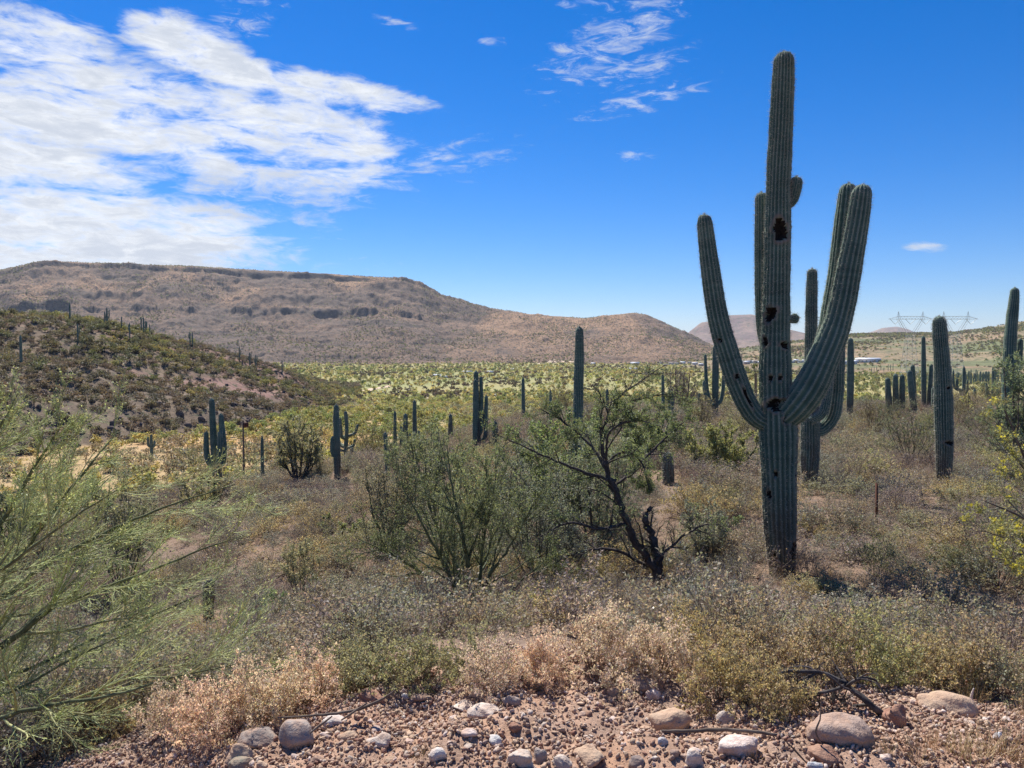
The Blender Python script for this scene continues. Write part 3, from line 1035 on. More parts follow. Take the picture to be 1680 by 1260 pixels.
def leaf_quads(rg, P, size, aspect=.45, up=.3, jit=.0, fold=True):
    """pointed leaves (diamond, 2 triangles) at points P"""
    n = len(P)
    P = P + rg.normal(0, 1, (n, 3)) * jit
    d = unit(rg.normal(0, 1, (n, 3)) + np.array([0, 0, up]))
    s = unit(np.cross(d, rg.normal(0, 1, (n, 3))))
    nn = np.cross(d, s)
    l = (size * rg.uniform(.55, 1.3, n))[:, None]
    w = l * aspect * .5
    V = np.stack([P, P + d * l * .5 + s * w + nn * w * .35, P + d * l, P + d * l * .5 - s * w + nn * w * .35], 1).reshape(-1, 3)
    return V, np.arange(n * 4).reshape(-1, 4)


def pick(rg, P, n, t0=0.0):
    """n random points on polylines P"""
    N, K, _ = P.shape
    a = rg.integers(0, N, n)
    t = rg.uniform(t0, 1, n) * (K - 1)
    i = np.minimum(t.astype(int), K - 2); f = (t - i)[:, None]
    return P[a, i] * (1 - f) + P[a, i + 1] * f


class Acc:
    def __init__(s):
        s.V, s.Q, s.C, s.M, s.n = [], [], [], [], 0
    def add(s, V, Q, c, mi=0, var=.15, rg=None, per=None):
        rg = rg or rng
        c = np.asarray(c, float)
        if c.ndim == 1:
            g = len(V) // per if per else 1
            m_ = 1 + rg.normal(0, var, (g, 1)) + rg.normal(0, var * .25, (g, 3))
            cc = np.clip(c[None] * m_, .004, 1)
            c = np.repeat(cc, per, 0) if per else np.repeat(cc, len(V), 0)
        s.V.append(V); s.Q.append(Q + s.n); s.C.append(c); s.M.append(np.full(len(Q), mi)); s.n += len(V)
    def mesh(s, name, mats, smooth=False):
        Qs = {}
        for q_, m_ in zip(s.Q, s.M):
            Qs.setdefault(q_.shape[1], [[], []]); Qs[q_.shape[1]][0].append(q_); Qs[q_.shape[1]][1].append(m_)
        fl, ml = [], []
        for k_ in Qs:
            fl.append(np.vstack(Qs[k_][0])); ml.append(np.concatenate(Qs[k_][1]))
        return mesh_np(name, np.vstack(s.V), fl, mats, np.vstack(s.C), smooth, np.concatenate(ml))


M_LEAF = leaf_mat('scrub_leaf', .46, .55, .34)
M_DRYLEAF = leaf_mat('dry_leaf', .48, .7, .16, (1.08, 1.0, .84), .2)
M_STEM = leaf_mat('scrub_stem', 0, .85, .2, spec=.1)
M_TWIG = leaf_mat('green_twig', .30, .6, .15, (1.1, 1.15, .65), .3)
M_BARK = simple_mat('mesquite_bark', (.05, .042, .04), (.115, .098, .09), 14, .95, .05, .015)
M_PVBARK = simple_mat('palo_verde_bark', (.085, .095, .05), (.17, .18, .09), 10, .8, .15, .008)


def stems_from(rg, n, spread, L, k_, wig, up, z0=-.03, foot=.05):
    a = rg.uniform(0, 2 * np.pi, n)
    tl = np.abs(rg.normal(0, spread, n)).clip(0, 1.35) if spread != 1 else rg.random(n) ** .75 * 1.42
    d = np.stack([np.sin(tl) * np.cos(a), np.sin(tl) * np.sin(a), np.cos(tl)], 1)
    p0 = np.stack([np.cos(a) * foot * rg.random(n), np.sin(a) * foot * rg.random(n), np.full(n, z0)], 1)
    return run_paths(rg, p0, d, L * rg.uniform(.6, 1.1, n), k_, wig, up)


def bush(seed, kind, lush=1.0):
    """one shrub about 1 m across and the height its kind has, as an Acc with stems (slot 0) and leaves (slot 1)"""
    rg = np.random.default_rng(seed)
    a = Acc()
    K = dict(
        dry=dict(n=44, sp=1, L=.47, m=5, lr=(.3, .6), leaves=4200, ls=.022, asp=.55, sc=(.19, .135, .09), lc=(.76, .60, .45), r=.003, ud=.1),
        brittle=dict(n=44, sp=1, L=.46, m=5, lr=(.3, .6), leaves=4200, ls=.022, asp=.6, sc=(.16, .13, .095), lc=(.43, .385, .235), r=.003, ud=.3),
        bursage=dict(n=40, sp=1, L=.45, m=5, lr=(.3, .65), leaves=2100, ls=.026, asp=.55, sc=(.20, .165, .14), lc=(.345, .318, .255), r=.003, ud=.3),
        twiggy=dict(n=46, sp=1, L=.45, m=6, lr=(.35, .7), leaves=700, ls=.020, asp=.5, sc=(.24, .195, .165), lc=(.33, .275, .215), r=.0028, ud=.2),
        creosote=dict(n=18, sp=.55, L=1.05, m=8, lr=(.25, .5), leaves=2300, ls=.032, asp=.5, sc=(.11, .09, .07), lc=(.22, .22, .13), r=.006, ud=.4),
    )[kind]
    K['leaves'] = int(K['leaves'] * lush)
    S = stems_from(rg, K['n'], K['sp'], K['L'], 5, .16, .03 if K['sp'] == 1 else .07)
    Rs = np.repeat((K['r'] * np.linspace(1, .5, 5))[None], len(S), 0)
    a.add(*batch_tubes(S, Rs), K['sc'], 0, .18, rg, 15)
    T, Rt = children(rg, S, Rs, K['m'], .3, .98, (.35, .95), K['lr'], .6, 4, .22, .06, minr=.0011)
    a.add(*batch_tubes(T, Rt), np.array(K['sc']) * 1.15, 0, .2, rg, 12)
    U, Ru = children(rg, T, Rt, 2, .4, 1, (.4, 1.0), (.4, .8), .7, 3, .2, .05, minr=.0009)
    a.add(*batch_tubes(U, Ru), np.array(K['sc']) * 1.25, 0, .2, rg, 9)
    pts = np.vstack([pick(rg, U, int(K['leaves'] * .65), .2), pick(rg, T, int(K['leaves'] * .3), .3), pick(rg, S, int(K['leaves'] * .05), .5)])
    pts[:, 2] = np.maximum(pts[:, 2], .01)
    V, Q = leaf_quads(rg, pts, K['ls'], K['asp'], K['ud'], .008)
    a.add(V, Q, K['lc'], 1, .22, rg, 4)
    return a


def clump(seed, n, size, lc, h=1.0, lob=5, stem=True, gap=.55):
    """distant shrub: many leaf-clump faces spread through lobes, about 1 unit across"""
    rg = np.random.default_rng(seed)
    a = Acc()
    c = rg.normal(0, .2, (lob, 3)); c[:, 2] = rg.uniform(.3, .75, lob) * h
    rr_ = rg.uniform(.17, .30, lob)
    w_ = rg.integers(0, lob, n)
    d = unit(rg.normal(0, 1, (n, 3)))
    P = c[w_] + d * (rr_[w_] * rg.uniform(.5, 1.08, n))[:, None] * np.array([1, 1, .8 * max(h, .7)])
    P[:, 2] = np.abs(P[:, 2]) * 1.0 + .02
    V, Q = leaf_quads(rg, P, size, .7, .2)
    a.add(V, Q, lc, 1, .2, rg, 4)
    if stem:
        S = stems_from(rg, 7, .5, .55 * h, 3, .15, .1)
        a.add(*batch_tubes(S, np.repeat(np.array([[.016, .012, .006]]), 7, 0)), (.10, .08, .065), 0, .15, rg, 9)
    return a


PROTO = {}
for kind_, num in (('dry', 4), ('brittle', 4), ('bursage', 4), ('twiggy', 4), ('creosote', 3)):
    PROTO[kind_] = [bush(sum(map(ord, kind_)) * 13 + j, kind_).mesh(kind_ + '_bush', [M_STEM, M_DRYLEAF if kind_ == 'dry' else M_LEAF]) for j in range(num)]
PROTO['v_yel'] = [clump(300 + j, 230, .12, (.42, .39, .17), .75).mesh('valley_shrub', [M_STEM, M_LEAF]) for j in range(4)]
PROTO['v_grn'] = [clump(320 + j, 260, .12, (.26, .285, .115), .85).mesh('valley_shrub', [M_STEM, M_LEAF]) for j in range(4)]
PROTO['h_olv'] = [clump(400 + j, 230, .12, (.25, .235, .10), .7).mesh('hill_shrub', [M_STEM, M_LEAF]) for j in range(4)]
PROTO['h_grn'] = [clump(420 + j, 230, .12, (.15, .15, .085), .75).mesh('hill_shrub', [M_STEM, M_LEAF]) for j in range(4)]
PROTO['h_gry'] = [clump(440 + j, 200, .11, (.16, .135, .10), .6).mesh('hill_shrub', [M_STEM, M_LEAF]) for j in range(4)]
PROTO['v_gry'] = [clump(340 + j, 200, .11, (.27, .245, .165), .65).mesh('valley_shrub', [M_STEM, M_LEAF]) for j in range(4)]
PROTO['f_yel'] = [clump(360 + j, 46, .30, (.40, .38, .175), .7, 4, False).mesh('far_shrub', [M_STEM, M_LEAF]) for j in range(3)]
PROTO['f_grn'] = [clump(370 + j, 46, .30, (.24, .26, .12), .8, 4, False).mesh('far_shrub', [M_STEM, M_LEAF]) for j in range(3)]
PROTO['f_gry'] = [clump(380 + j, 40, .30, (.135, .115, .085), .6, 4, False).mesh('far_shrub', [M_STEM, M_LEAF]) for j in range(3)]

HOLD = {}


def hold(me):
    """an object that is only a source for instances (never linked to the scene)"""
    if me.name not in HOLD:
        HOLD[me.name] = bpy.data.objects.new('source_' + me.name, me)
    return HOLD[me.name]


def stuff(name, label, protos, pts, rots, scales, pidx):
    """one object of kind stuff: points that carry copies of the prototypes"""
    me = bpy.data.meshes.new(name)
    n = len(pts)
    me.vertices.add(n)
    me.vertices.foreach_set('co', np.asarray(pts, np.float32).reshape(-1))
    for nm, ty, ar in (('rot', 'FLOAT_VECTOR', rots), ('sca', 'FLOAT_VECTOR', scales)):
        me.attributes.new(nm, ty, 'POINT').data.foreach_set('vector', np.asarray(ar, np.float32).reshape(-1))
    me.attributes.new('pid', 'INT', 'POINT').data.foreach_set('value', np.asarray(pidx, np.int32))
    o = link(name, me, kind='stuff', label=label)
    ng = bpy.data.node_groups.new(name + '_nodes', 'GeometryNodeTree')
    ng.interface.new_socket('Geometry', in_out='INPUT', socket_type='NodeSocketGeometry')
    ng.interface.new_socket('Geometry', in_out='OUTPUT', socket_type='NodeSocketGeometry')
    gi, go = ng.nodes.new('NodeGroupInput'), ng.nodes.new('NodeGroupOutput')
    iop = ng.nodes.new('GeometryNodeInstanceOnPoints')
    gti = ng.nodes.new('GeometryNodeJoinGeometry')
    for p_ in protos:
        oi = ng.nodes.new('GeometryNodeObjectInfo')
        oi.inputs['Object'].default_value = hold(p_)
        oi.inputs['As Instance'].default_value = True
        ng.links.new(oi.outputs['Geometry'], gti.inputs[0])
    def na(nm, ty):
        a_ = ng.nodes.new('GeometryNodeInputNamedAttribute')
        a_.data_type = ty
        a_.inputs['Name'].default_value = nm
        return [s_ for s_ in a_.outputs if s_.enabled][0]
    iop.inputs['Pick Instance'].default_value = True
    ng.links.new(gi.outputs[0], iop.inputs['Points'])
    ng.links.new(gti.outputs[0], iop.inputs['Instance'])
    ng.links.new(na('pid', 'INT'), iop.inputs['Instance Index'])
    ng.links.new(na('rot', 'FLOAT_VECTOR'), iop.inputs['Rotation'])
    ng.links.new(na('sca', 'FLOAT_VECTOR'), iop.inputs['Scale'])
    ng.links.new(iop.outputs[0], go.inputs[0])
    md = o.modifiers.new('scatter', 'NODES')
    md.node_group = ng
    return o


def place(kind_, name, cat, label, group, pts, sx_, sz_, stuff_name, stuff_label, keep=300, rg=rng, tilt=.08):
    """pts (n,2) ground places, sx_/sz_ widths and heights; the nearest `keep` become objects, the others one mass"""
    pr = PROTO[kind_]
    pts = np.asarray(pts); n = len(pts)
    if n == 0:
        return
    z = terrain(pts[:, 0], pts[:, 1])[0]
    sx_ = np.asarray(sx_) * np.ones(n); sz_ = np.asarray(sz_) * np.ones(n)
    app = sx_ / np.hypot(pts[:, 0], pts[:, 1])
    inv = np.abs(pts[:, 0] / np.maximum(pts[:, 1], .1)) < .70
    order = np.argsort(-(app * inv))
    rz = rg.uniform(0, 6.283, n); tx, ty = rg.normal(0, tilt, n), rg.normal(0, tilt, n)
    pid = rg.integers(0, len(pr), n)
    for i in order[:keep]:
        o = link(name, pr[pid[i]], None, (pts[i, 0], pts[i, 1], z[i] - .01), label=label, category=cat, group=group)
        o.rotation_euler = (tx[i], ty[i], rz[i])
        o.scale = (sx_[i], sx_[i], sz_[i])
    rest = order[keep:]
    if len(rest):
        stuff(stuff_name, stuff_label, pr, np.column_stack([pts[rest], z[rest] - .01]), np.column_stack([tx[rest], ty[rest], rz[rest]]),
              np.column_stack([sx_[rest], sx_[rest], sz_[rest]]), pid[rest])


def fan(n, r0, r1, rg=rng, hw=.74, p=1.0):
    """random ground points in the field of view between two distances (even by area when p = 1)"""
    a = np.arctan(rg.uniform(-hw, hw, n))
    r = (r0 ** (1 + p) + rg.random(n) * (r1 ** (1 + p) - r0 ** (1 + p))) ** (1 / (1 + p))
    return np.column_stack([r * np.sin(a), r * np.cos(a)])


def thin(pts, rad):
    """drop points closer than rad to an earlier one (cell grid)"""
    seen, keep = {}, []
    rad = np.asarray(rad) * np.ones(len(pts))
    for i, (x, y) in enumerate(pts):
        c_ = rad[i]
        k_ = (int(x // c_), int(y // c_))
        if k_ in seen:
            continue
        seen[k_] = 1
        keep.append(i)
    return np.array(keep, int)


# ---- low scrub of the near slope
P = fan(26000, 5.0, 62, hw=.98)
z_, zn_, s_, col_, r_ = terrain(P[:, 0], P[:, 1])
cov = fbm(P[:, 0] * .22, P[:, 1] * .22, 3, 201) + .5
leftbare = sstep(700, 350, col_) if False else (1 - sstep(350, 760, col_)) * sstep(9, 13, r_) * (1 - sstep(34, 44, r_))
want = .98 - leftbare * (.10 + .45 * (cov > .57)) + .1 * sstep(900, 1200, col_)
ok = (rng.random(len(P)) < want)
for (c0, hw0, ra, rb) in ((1281, 34, 8.3, 10.3), (768, 36, 6.6, 8.3), (1080, 46, 7.4, 9.4), (343, 40, 5.4, 12.6), (1097, 24, 12, 18.4), (1328, 26, 13.5, 16.8), (1549, 26, 14.5, 17.4)):
    ok &= ~((np.abs(col_ - c0) < hw0) & (r_ > ra) & (r_ < rb * 1.12))
for (sx0, sy0, sr0) in SAG:
    if sy0 < 60:
        ok &= np.hypot(P[:, 0] - sx0, P[:, 1] - sy0) > sr0 + .22
P, col_, r_, s_ = P[ok], col_[ok], r_[ok], s_[ok]
k_ = thin(P, .33 + .006 * r_)
P, col_, r_, s_ = P[k_], col_[k_], r_[k_], s_[k_]
sel = fbm(P[:, 0] * .35, P[:, 1] * .35, 3, 203) + .5 + rng.normal(0, .14, len(P))
sel2 = rng.random(len(P))
typ = np.where(sel < .41, 0, np.where(sel < .62, 1, 2))          # bursage, twiggy, brittlebush
typ = np.where((typ == 2) & (r_ > 13) & (sel2 < .6), 0, typ)
typ = np.where((r_ < 7.5) & (typ == 1) & (sel2 < .6), 2, typ)
typ = np.where((sel2 > .955) & (r_ > 10), 3, typ)
size = rng.uniform(.45, 1.3, len(P)) * (1 + .25 * sstep(10, 25, r_))
SCRUB = [('bursage', 'bursage_bush', 'shrub', 'low rounded grey green bush in the scrub on the stony bench', 'grey green bushes on the bench', 'bursage_scrub', 'far grey green low scrub on the bench', (.75, 1.0)),
         ('twiggy', 'twiggy_shrub', 'shrub', 'low leafless brown twiggy bush in the scrub on the stony bench', 'bare twiggy bushes on the bench', 'twiggy_scrub', 'far bare brown scrub on the bench', (.8, 1.0)),
         ('brittle', 'brittlebush', 'shrub', 'low yellow green leafy bush in the scrub on the stony bench', 'yellow green bushes on the bench', 'brittlebush_scrub', 'far yellow green scrub on the bench', (.7, 1.0)),
         ('creosote', 'creosote_bush', 'shrub', 'tall open dark green bush above the low scrub', 'tall green bushes on the bench', 'creosote_scrub', 'far tall green scrub on the bench', (.7, .95))]
for ti, (kk, nm, cat, lab, grp, snm, slab, hs_) in enumerate(SCRUB):
    w_ = typ == ti
    hh = size[w_] * rng.uniform(hs_[0] * .75, hs_[1] * 1.1, w_.sum())
    place(kk, nm, cat, lab, grp, P[w_], size[w_], hh, snm, slab, 300)

# ---- bushes along the crest of the gravel bank (col, foot row, width px, height px, kind)
BANK = [(985, 1112, 175, 125, 'dry', 'large dry tan bush in the middle of the gravel bank rim'), (1085, 1108, 150, 112, 'dry', 'dry tan bush next to the flat brown stone on the rim'),
        (885, 1118, 120, 92, 'dry', 'dry tan bush behind the square green stone'), (805, 1128, 120, 85, 'dry', 'dry tan bush at the stony notch of the rim'),
        (345, 1205, 150, 110, 'dry', 'dry tan bush beside the pair of slanting grey boulders'), (425, 1182, 150, 105, 'dry', 'dry tan bush behind the slanting grey boulders'),
        (505, 1158, 140, 92, 'dry', 'dry tan bush behind the driftwood twigs'), (270, 1215, 130, 95, 'dry', 'dry tan bush under the drooping green branches'),
        (600, 1135, 150, 95, 'brittle', 'yellow green bush above the rough red boulder'), (690, 1120, 150, 90, 'brittle', 'yellow green bush behind the white pebble on the rim'),
        (770, 1112, 120, 90, 'brittle', 'yellow green bush between two dry tan bushes'), (560, 1120, 120, 90, 'brittle', 'yellow green bush below the dead grey shrub'),
        (1185, 1150, 150, 130, 'brittle', 'bright yellow green bush at the tan boulder'), (1265, 1165, 150, 140, 'brittle', 'yellow green bush behind the dead black branch'),
        (1250, 1110, 170, 120, 'brittle', 'yellow green bush in the second row behind the bank'), (1340, 1115, 170, 120, 'brittle', 'yellow green bush arching over the dead black branch'),
        (1430, 1110, 170, 120, 'brittle', 'yellow green bush above the dark red boulder'), (1520, 1120, 160, 115, 'brittle', 'yellow green bush behind the long buried pale boulder'),
        (1610, 1135, 160, 115, 'brittle', 'yellow green bush beside the white stick'), (1670, 1150, 130, 110, 'bursage', 'grey bush at the stony end of the bank'),
        (1130, 1090, 140, 100, 'brittle', 'pale green bush beside the dry tan bushes'), (150, 1225, 170, 110, 'brittle', 'olive bush beneath the green drooping branches'), (60, 1240, 180, 110, 'bursage', 'grey bush beneath the green drooping branches')]
for j, (c, r, wpx, hpx, kk, lab) in enumerate(BANK):
    x, y, z = ground_hit(c, r, 2.0, 12)
    y = max(min(y, 6.5), 3.0)
    x = (c - CX) / F * y
    z = H(x, y)
    nm = {'dry': 'dry_bush', 'brittle': 'brittlebush', 'bursage': 'bursage_bush'}[kk]
    root = thing(nm, lab, 'shrub', (x, y, z))
    K = bush(900 + j, kk, 1.9 if kk == 'dry' else 1.5)
    ws = wpx * y / F / .95; hs2 = hpx * y / F / .52
    root.rotation_euler = (0, 0, rng.uniform(0, 6.28))
    ws *= 1.15
    root.scale = (ws, ws, min(hs2 * 1.1, ws * 1.25))
    sA, lA = Acc(), Acc()
    for V, Qd, C_, M_ in zip(K.V, K.Q, K.C, K.M):
        t_ = lA if M_[0] == 1 else sA
        t_.V.append(V); t_.Q.append(Qd - Qd.min() + t_.n); t_.C.append(C_); t_.M.append(M_ * 0); t_.n += len(V)
    link('stems', sA.mesh('stems', [M_STEM]), root, kind='stuff')
    link('foliage', lA.mesh('foliage', [M_DRYLEAF if kk == 'dry' else M_LEAF]), root, kind='stuff')

# ---- valley floor
P = fan(20000, 70, 330)
P = np.vstack([P, fan(26000, 330, 1150)])
z_, zn_, s_, col_, r_ = terrain(P[:, 0], P[:, 1])
ok = (zn_ == 0) & (s_ > .35)
dn = fbm(P[:, 0] * .03, P[:, 1] * .03, 3, 211) + .5
bare = (1 - sstep(420, 700, col_)) * (1 - sstep(150, 230, r_))
ok &= rng.random(len(P)) < np.clip(.25 + 1.0 * dn - bare * .38 + .3 * sstep(200, 400, r_), .04, 1)
P, col_, r_ = P[ok], col_[ok], r_[ok]
k_ = thin(P, 1.3 + .0045 * r_)
P, col_, r_ = P[k_], col_[k_], r_[k_]
sel = fbm(P[:, 0] * .02, P[:, 1] * .02, 3, 213) + .5 + rng.normal(0, .16, len(P)) + .12 * sstep(900, 1500, col_)
size = rng.uniform(1.3, 3.3, len(P)) * (1 + .5 * sstep(250, 700, r_))
typ = np.where(sel < .30, 2, np.where(sel < .64, 0, 1))
near = r_ < 260
for ti, (a_, b_, nm, lab, grp) in enumerate((('v_yel', 'f_yel', 'desert_broom', 'yellow green rounded bush out on the dry valley floor', 'yellow green bushes of the valley'),
                                             ('v_grn', 'f_grn', 'palo_verde_shrub', 'dark green rounded shrub out on the dry valley floor', 'green shrubs of the valley'),
                                             ('v_gry', 'f_gry', 'saltbush', 'dull grey bush out on the dry valley floor', 'grey bushes of the valley'))):
    w_ = (typ == ti) & near
    place(a_, nm, 'shrub', lab, grp, P[w_], size[w_], size[w_] * rng.uniform(.75, 1.1, w_.sum()), nm + '_scrub', 'distant scrub on the valley floor', 260)
    w_ = (typ == ti) & ~near
    pr = PROTO[b_]
    n = int(w_.sum())
    zz = terrain(P[w_][:, 0], P[w_][:, 1])[0]
    sc_ = size[w_]
    stuff('valley_scrub', 'far scrub covering the valley floor', pr, np.column_stack([P[w_], zz]), np.column_stack([np.zeros(n), np.zeros(n), rng.uniform(0, 6.28, n)]),
          np.column_stack([sc_, sc_, sc_ * rng.uniform(.8, 1.2, n)]), rng.integers(0, len(pr), n))

# ---- hill, mesa and ridge scrub
P = fan(30000, 70, 420, hw=.80)
z_, zn_, s_, col_, r_ = terrain(P[:, 0], P[:, 1])
ok = (zn_ == 1) & (rng.random(len(P)) > bank_mask(P[:, 0], P[:, 1], col_, r_) * .95)
P, col_, r_ = P[ok], col_[ok], r_[ok]
k_ = thin(P, 1.05)
P, col_, r_ = P[k_], col_[k_], r_[k_]
sel = fbm(P[:, 0] * .03, P[:, 1] * .03, 3, 223) + .5 + rng.normal(0, .2, len(P))
typ = np.where(sel < .60, 2, np.where(sel < .84, 1, 0))
size = rng.uniform(1.2, 2.9, len(P)) * np.where(typ == 2, 1.0, 1.25)
for ti, (a_, nm, lab, grp) in enumerate((('h_olv', 'hillside_creosote', 'yellow green bush on the rocky hill', 'yellow green bushes on the hill'), ('h_grn', 'hillside_shrub', 'dark green shrub on the rocky hill', 'green shrubs on the hill'),
                                         ('h_gry', 'hillside_bursage', 'dull grey brown bush on the rocky hill', 'grey bushes on the hill'))):
    w_ = typ == ti
    place(a_, nm, 'shrub', lab, grp, P[w_], size[w_], size[w_] * rng.uniform(.7, 1.1, w_.sum()), 'hillside_scrub', 'dense scrub covering the rocky hill', (90, 90, 120)[ti])
P = fan(60000, 1000, 1740, hw=.72)
P = np.vstack([P, fan(9000, 560, 1500, hw=.72)])
z_, zn_, s_, col_, r_ = terrain(P[:, 0], P[:, 1])
for zi, nm, lab in ((2, 'mesa_scrub', 'fine scrub dotting the mesa slopes'), (3, 'ridge_scrub', 'fine scrub dotting the far ridge')):
    w_ = (zn_ == zi) & (rng.random(len(P)) < np.clip(.15 + 2.2 * (fbm(P[:, 0] * .012, P[:, 1] * .012, 4, 231) + .18), .05, 1))
    n = int(w_.sum())
    pr = PROTO['f_gry'] + PROTO['f_grn'][:2] + (PROTO['f_yel'][:1] if zi == 3 else [])
    sc_ = rng.uniform(1.2, 3.0, n) * (1 if zi == 2 else 1.4)
    stuff(nm, lab, pr, np.column_stack([P[w_], z_[w_]]), np.column_stack([np.zeros(n), np.zeros(n), rng.uniform(0, 6.28, n)]), np.column_stack([sc_, sc_, sc_ * .9]), rng.integers(0, len(pr), n))


# ------------------------------------------------------------------ trees
def px_path(rows, d):
    """rows (col, row, width px[, depth offset]) -> points with radius"""
    out = []
    for p in rows:
        dy = p[3] if len(p) > 3 else 0.0
        out.append([*at_depth(p[0], p[1], d + dy), .42 * p[2] * (d + dy) / F])
    return np.array(out)


def resample(S, k_):
    L = np.concatenate([[0], np.cumsum(np.linalg.norm(np.diff(S[:, :3], axis=0), axis=1))])
    t = np.linspace(0, L[-1], k_)
    return np.stack([np.interp(t, L, S[:, i]) for i in range(4)], 1)


def tree(name, label, base, limbs, bark, tw_col, lf_col, seed, branch=(9, .25, .98), twig=(8, .2, 1), twiglet=(0, 0, 0), lens=((.25, .5), (.3, .55), (.3, .6)),
         ups=(.05, .06, .06), wig=(.14, .14, .12), ang=((.4, 1.0), (.35, .9), (.3, .8)), leaves=0, ls=.02, asp=.5, leaf_t0=.2, twr=(.006, .003, .0016), group=None,
         leaf_ok=None, flowers=0, tw_mat=None, cat='tree'):
    """limbs: list of (n,4) arrays in world space; grows branches, twigs and leaves on them"""
    rg = np.random.default_rng(seed)
    base = np.asarray(base, float)
    t = thing(name, label, cat, base, group)
    K = 12
    Ls = []
    for i, S in enumerate(limbs):
        S = spline(S, .08 if len(S) < 30 else .3)
        S = S + np.column_stack([rg.normal(0, .35, (len(S), 3)) * S[:, 3:4], np.zeros(len(S))])
        V, Q = batch_tubes((S[:, :3] - base)[None], S[:, 3][None], 8)
        link('trunk' if i == 0 else 'limb', mesh_np('limb', V, Q, bark, smooth=True), t)
        Ls.append(resample(S, K))
    Ls = np.array(Ls)
    P0, R0 = Ls[..., :3] - base, Ls[..., 3]
    P1, R1 = children(rg, P0, R0, branch[0], branch[1], branch[2], ang[0], lens[0], .55, 7, wig[0], ups[0], minr=twr[0] * .5)
    R1 = np.minimum(R1, np.linspace(twr[0] * 2.4, twr[0] * .7, 7)[None])
    tm = tw_mat or M_TWIG
    a1 = Acc(); a1.add(*batch_tubes(P1, R1, 5), np.array(tw_col) * .8, 0, .15, rg, 35)
    link('branches', a1.mesh('branches', [tm], True), t, kind='stuff')
    P2, R2 = children(rg, P1, R1, twig[0], twig[1], twig[2], ang[1], lens[1], .6, 5, wig[1], ups[1])
    R2 = np.minimum(R2, np.linspace(twr[1], twr[1] * .5, 5)[None])
    a2 = Acc(); a2.add(*batch_tubes(P2, R2, 3), tw_col, 0, .2, rg, 15)
    tips = P2
    if twiglet[0]:
        P3, R3 = children(rg, P2, R2, twiglet[0], twiglet[1], twiglet[2], ang[2], lens[2], .7, 4, wig[2], ups[2])
        R3 = np.minimum(R3, np.linspace(twr[2], twr[2] * .5, 4)[None])
        a2.add(*batch_tubes(P3, R3, 3), np.array(tw_col) * 1.1, 0, .22, rg, 12)
        tips = P3
    link('twigs', a2.mesh('twigs', [tm]), t, kind='stuff')
    if leaves:
        pts = pick(rg, tips, leaves, leaf_t0)
        if leaf_ok is not None:
            pts = pts[leaf_ok(pts + base, rg)]
        V, Q = leaf_quads(rg, pts, ls, asp, .3, .012)
        a3 = Acc(); a3.add(V, Q, lf_col, 0, .22, rg, 4)
        link('foliage', a3.mesh('foliage', [M_LEAF]), t, kind='stuff')
    if flowers:
        pts = pick(rg, tips, flowers, .6)
        V, Q = leaf_quads(rg, np.repeat(pts, 5, 0), ls * 1.25, .75, .4, .008)
        a4 = Acc(); a4.add(V, Q, (.72, .60, .10), 0, .12, rg, 4)
        link('flowers', a4.mesh('flowers', [M_LEAF]), t, kind='stuff')
    return t


# the palo verde in the middle
d = ground_hit(765, 1016, 4, 14)[1]
L = [px_path(r, d) for r in (
    [(765, 1020, 20), (770, 985, 17), (768, 930, 12), (758, 870, 9), (742, 800, 5), (733, 730, 2)],
    [(763, 1018, 15), (738, 972, 12, .1), (690, 938, 9, .1), (640, 908, 6, .0), (588, 884, 2, .0)],
    [(764, 1016, 15), (742, 955, 11, -.2), (712, 898, 8, -.3), (684, 842, 5, -.4), (655, 790, 2, -.4)],
    [(768, 1016, 13), (786, 958, 10, .2), (790, 900, 8, .3), (803, 845, 5, .3), (815, 770, 2, .4)],
    [(770, 1016, 14), (800, 950, 10, -.1), (834, 900, 7, -.2), (862, 852, 5, -.3), (885, 805, 2, -.3)],
    [(766, 1016, 12), (750, 930, 9, .4), (715, 860, 6, .6), (690, 780, 3, .7), (680, 735, 2, .7)],
    [(768, 1016, 10), (820, 985, 7, .1), (870, 940, 5, .1), (915, 910, 2, .1)])]
L = [l_ * np.array([1, 1, 1, .75]) for l_ in L]
tree('palo_verde', 'green palo verde with many stems fanning from one foot beside the mesquite', (*L[0][0][:2], H(*L[0][0][:2])), L, M_PVBARK, (.20, .215, .11), (.23, .25, .12), 41,
     (15, .2, .98), (11, .1, 1), (5, .1, 1), ((.22, .45), (.3, .6), (.35, .7)), (.07, .05, .04), leaves=12000, ls=.022, twr=(.006, .0028, .0017))
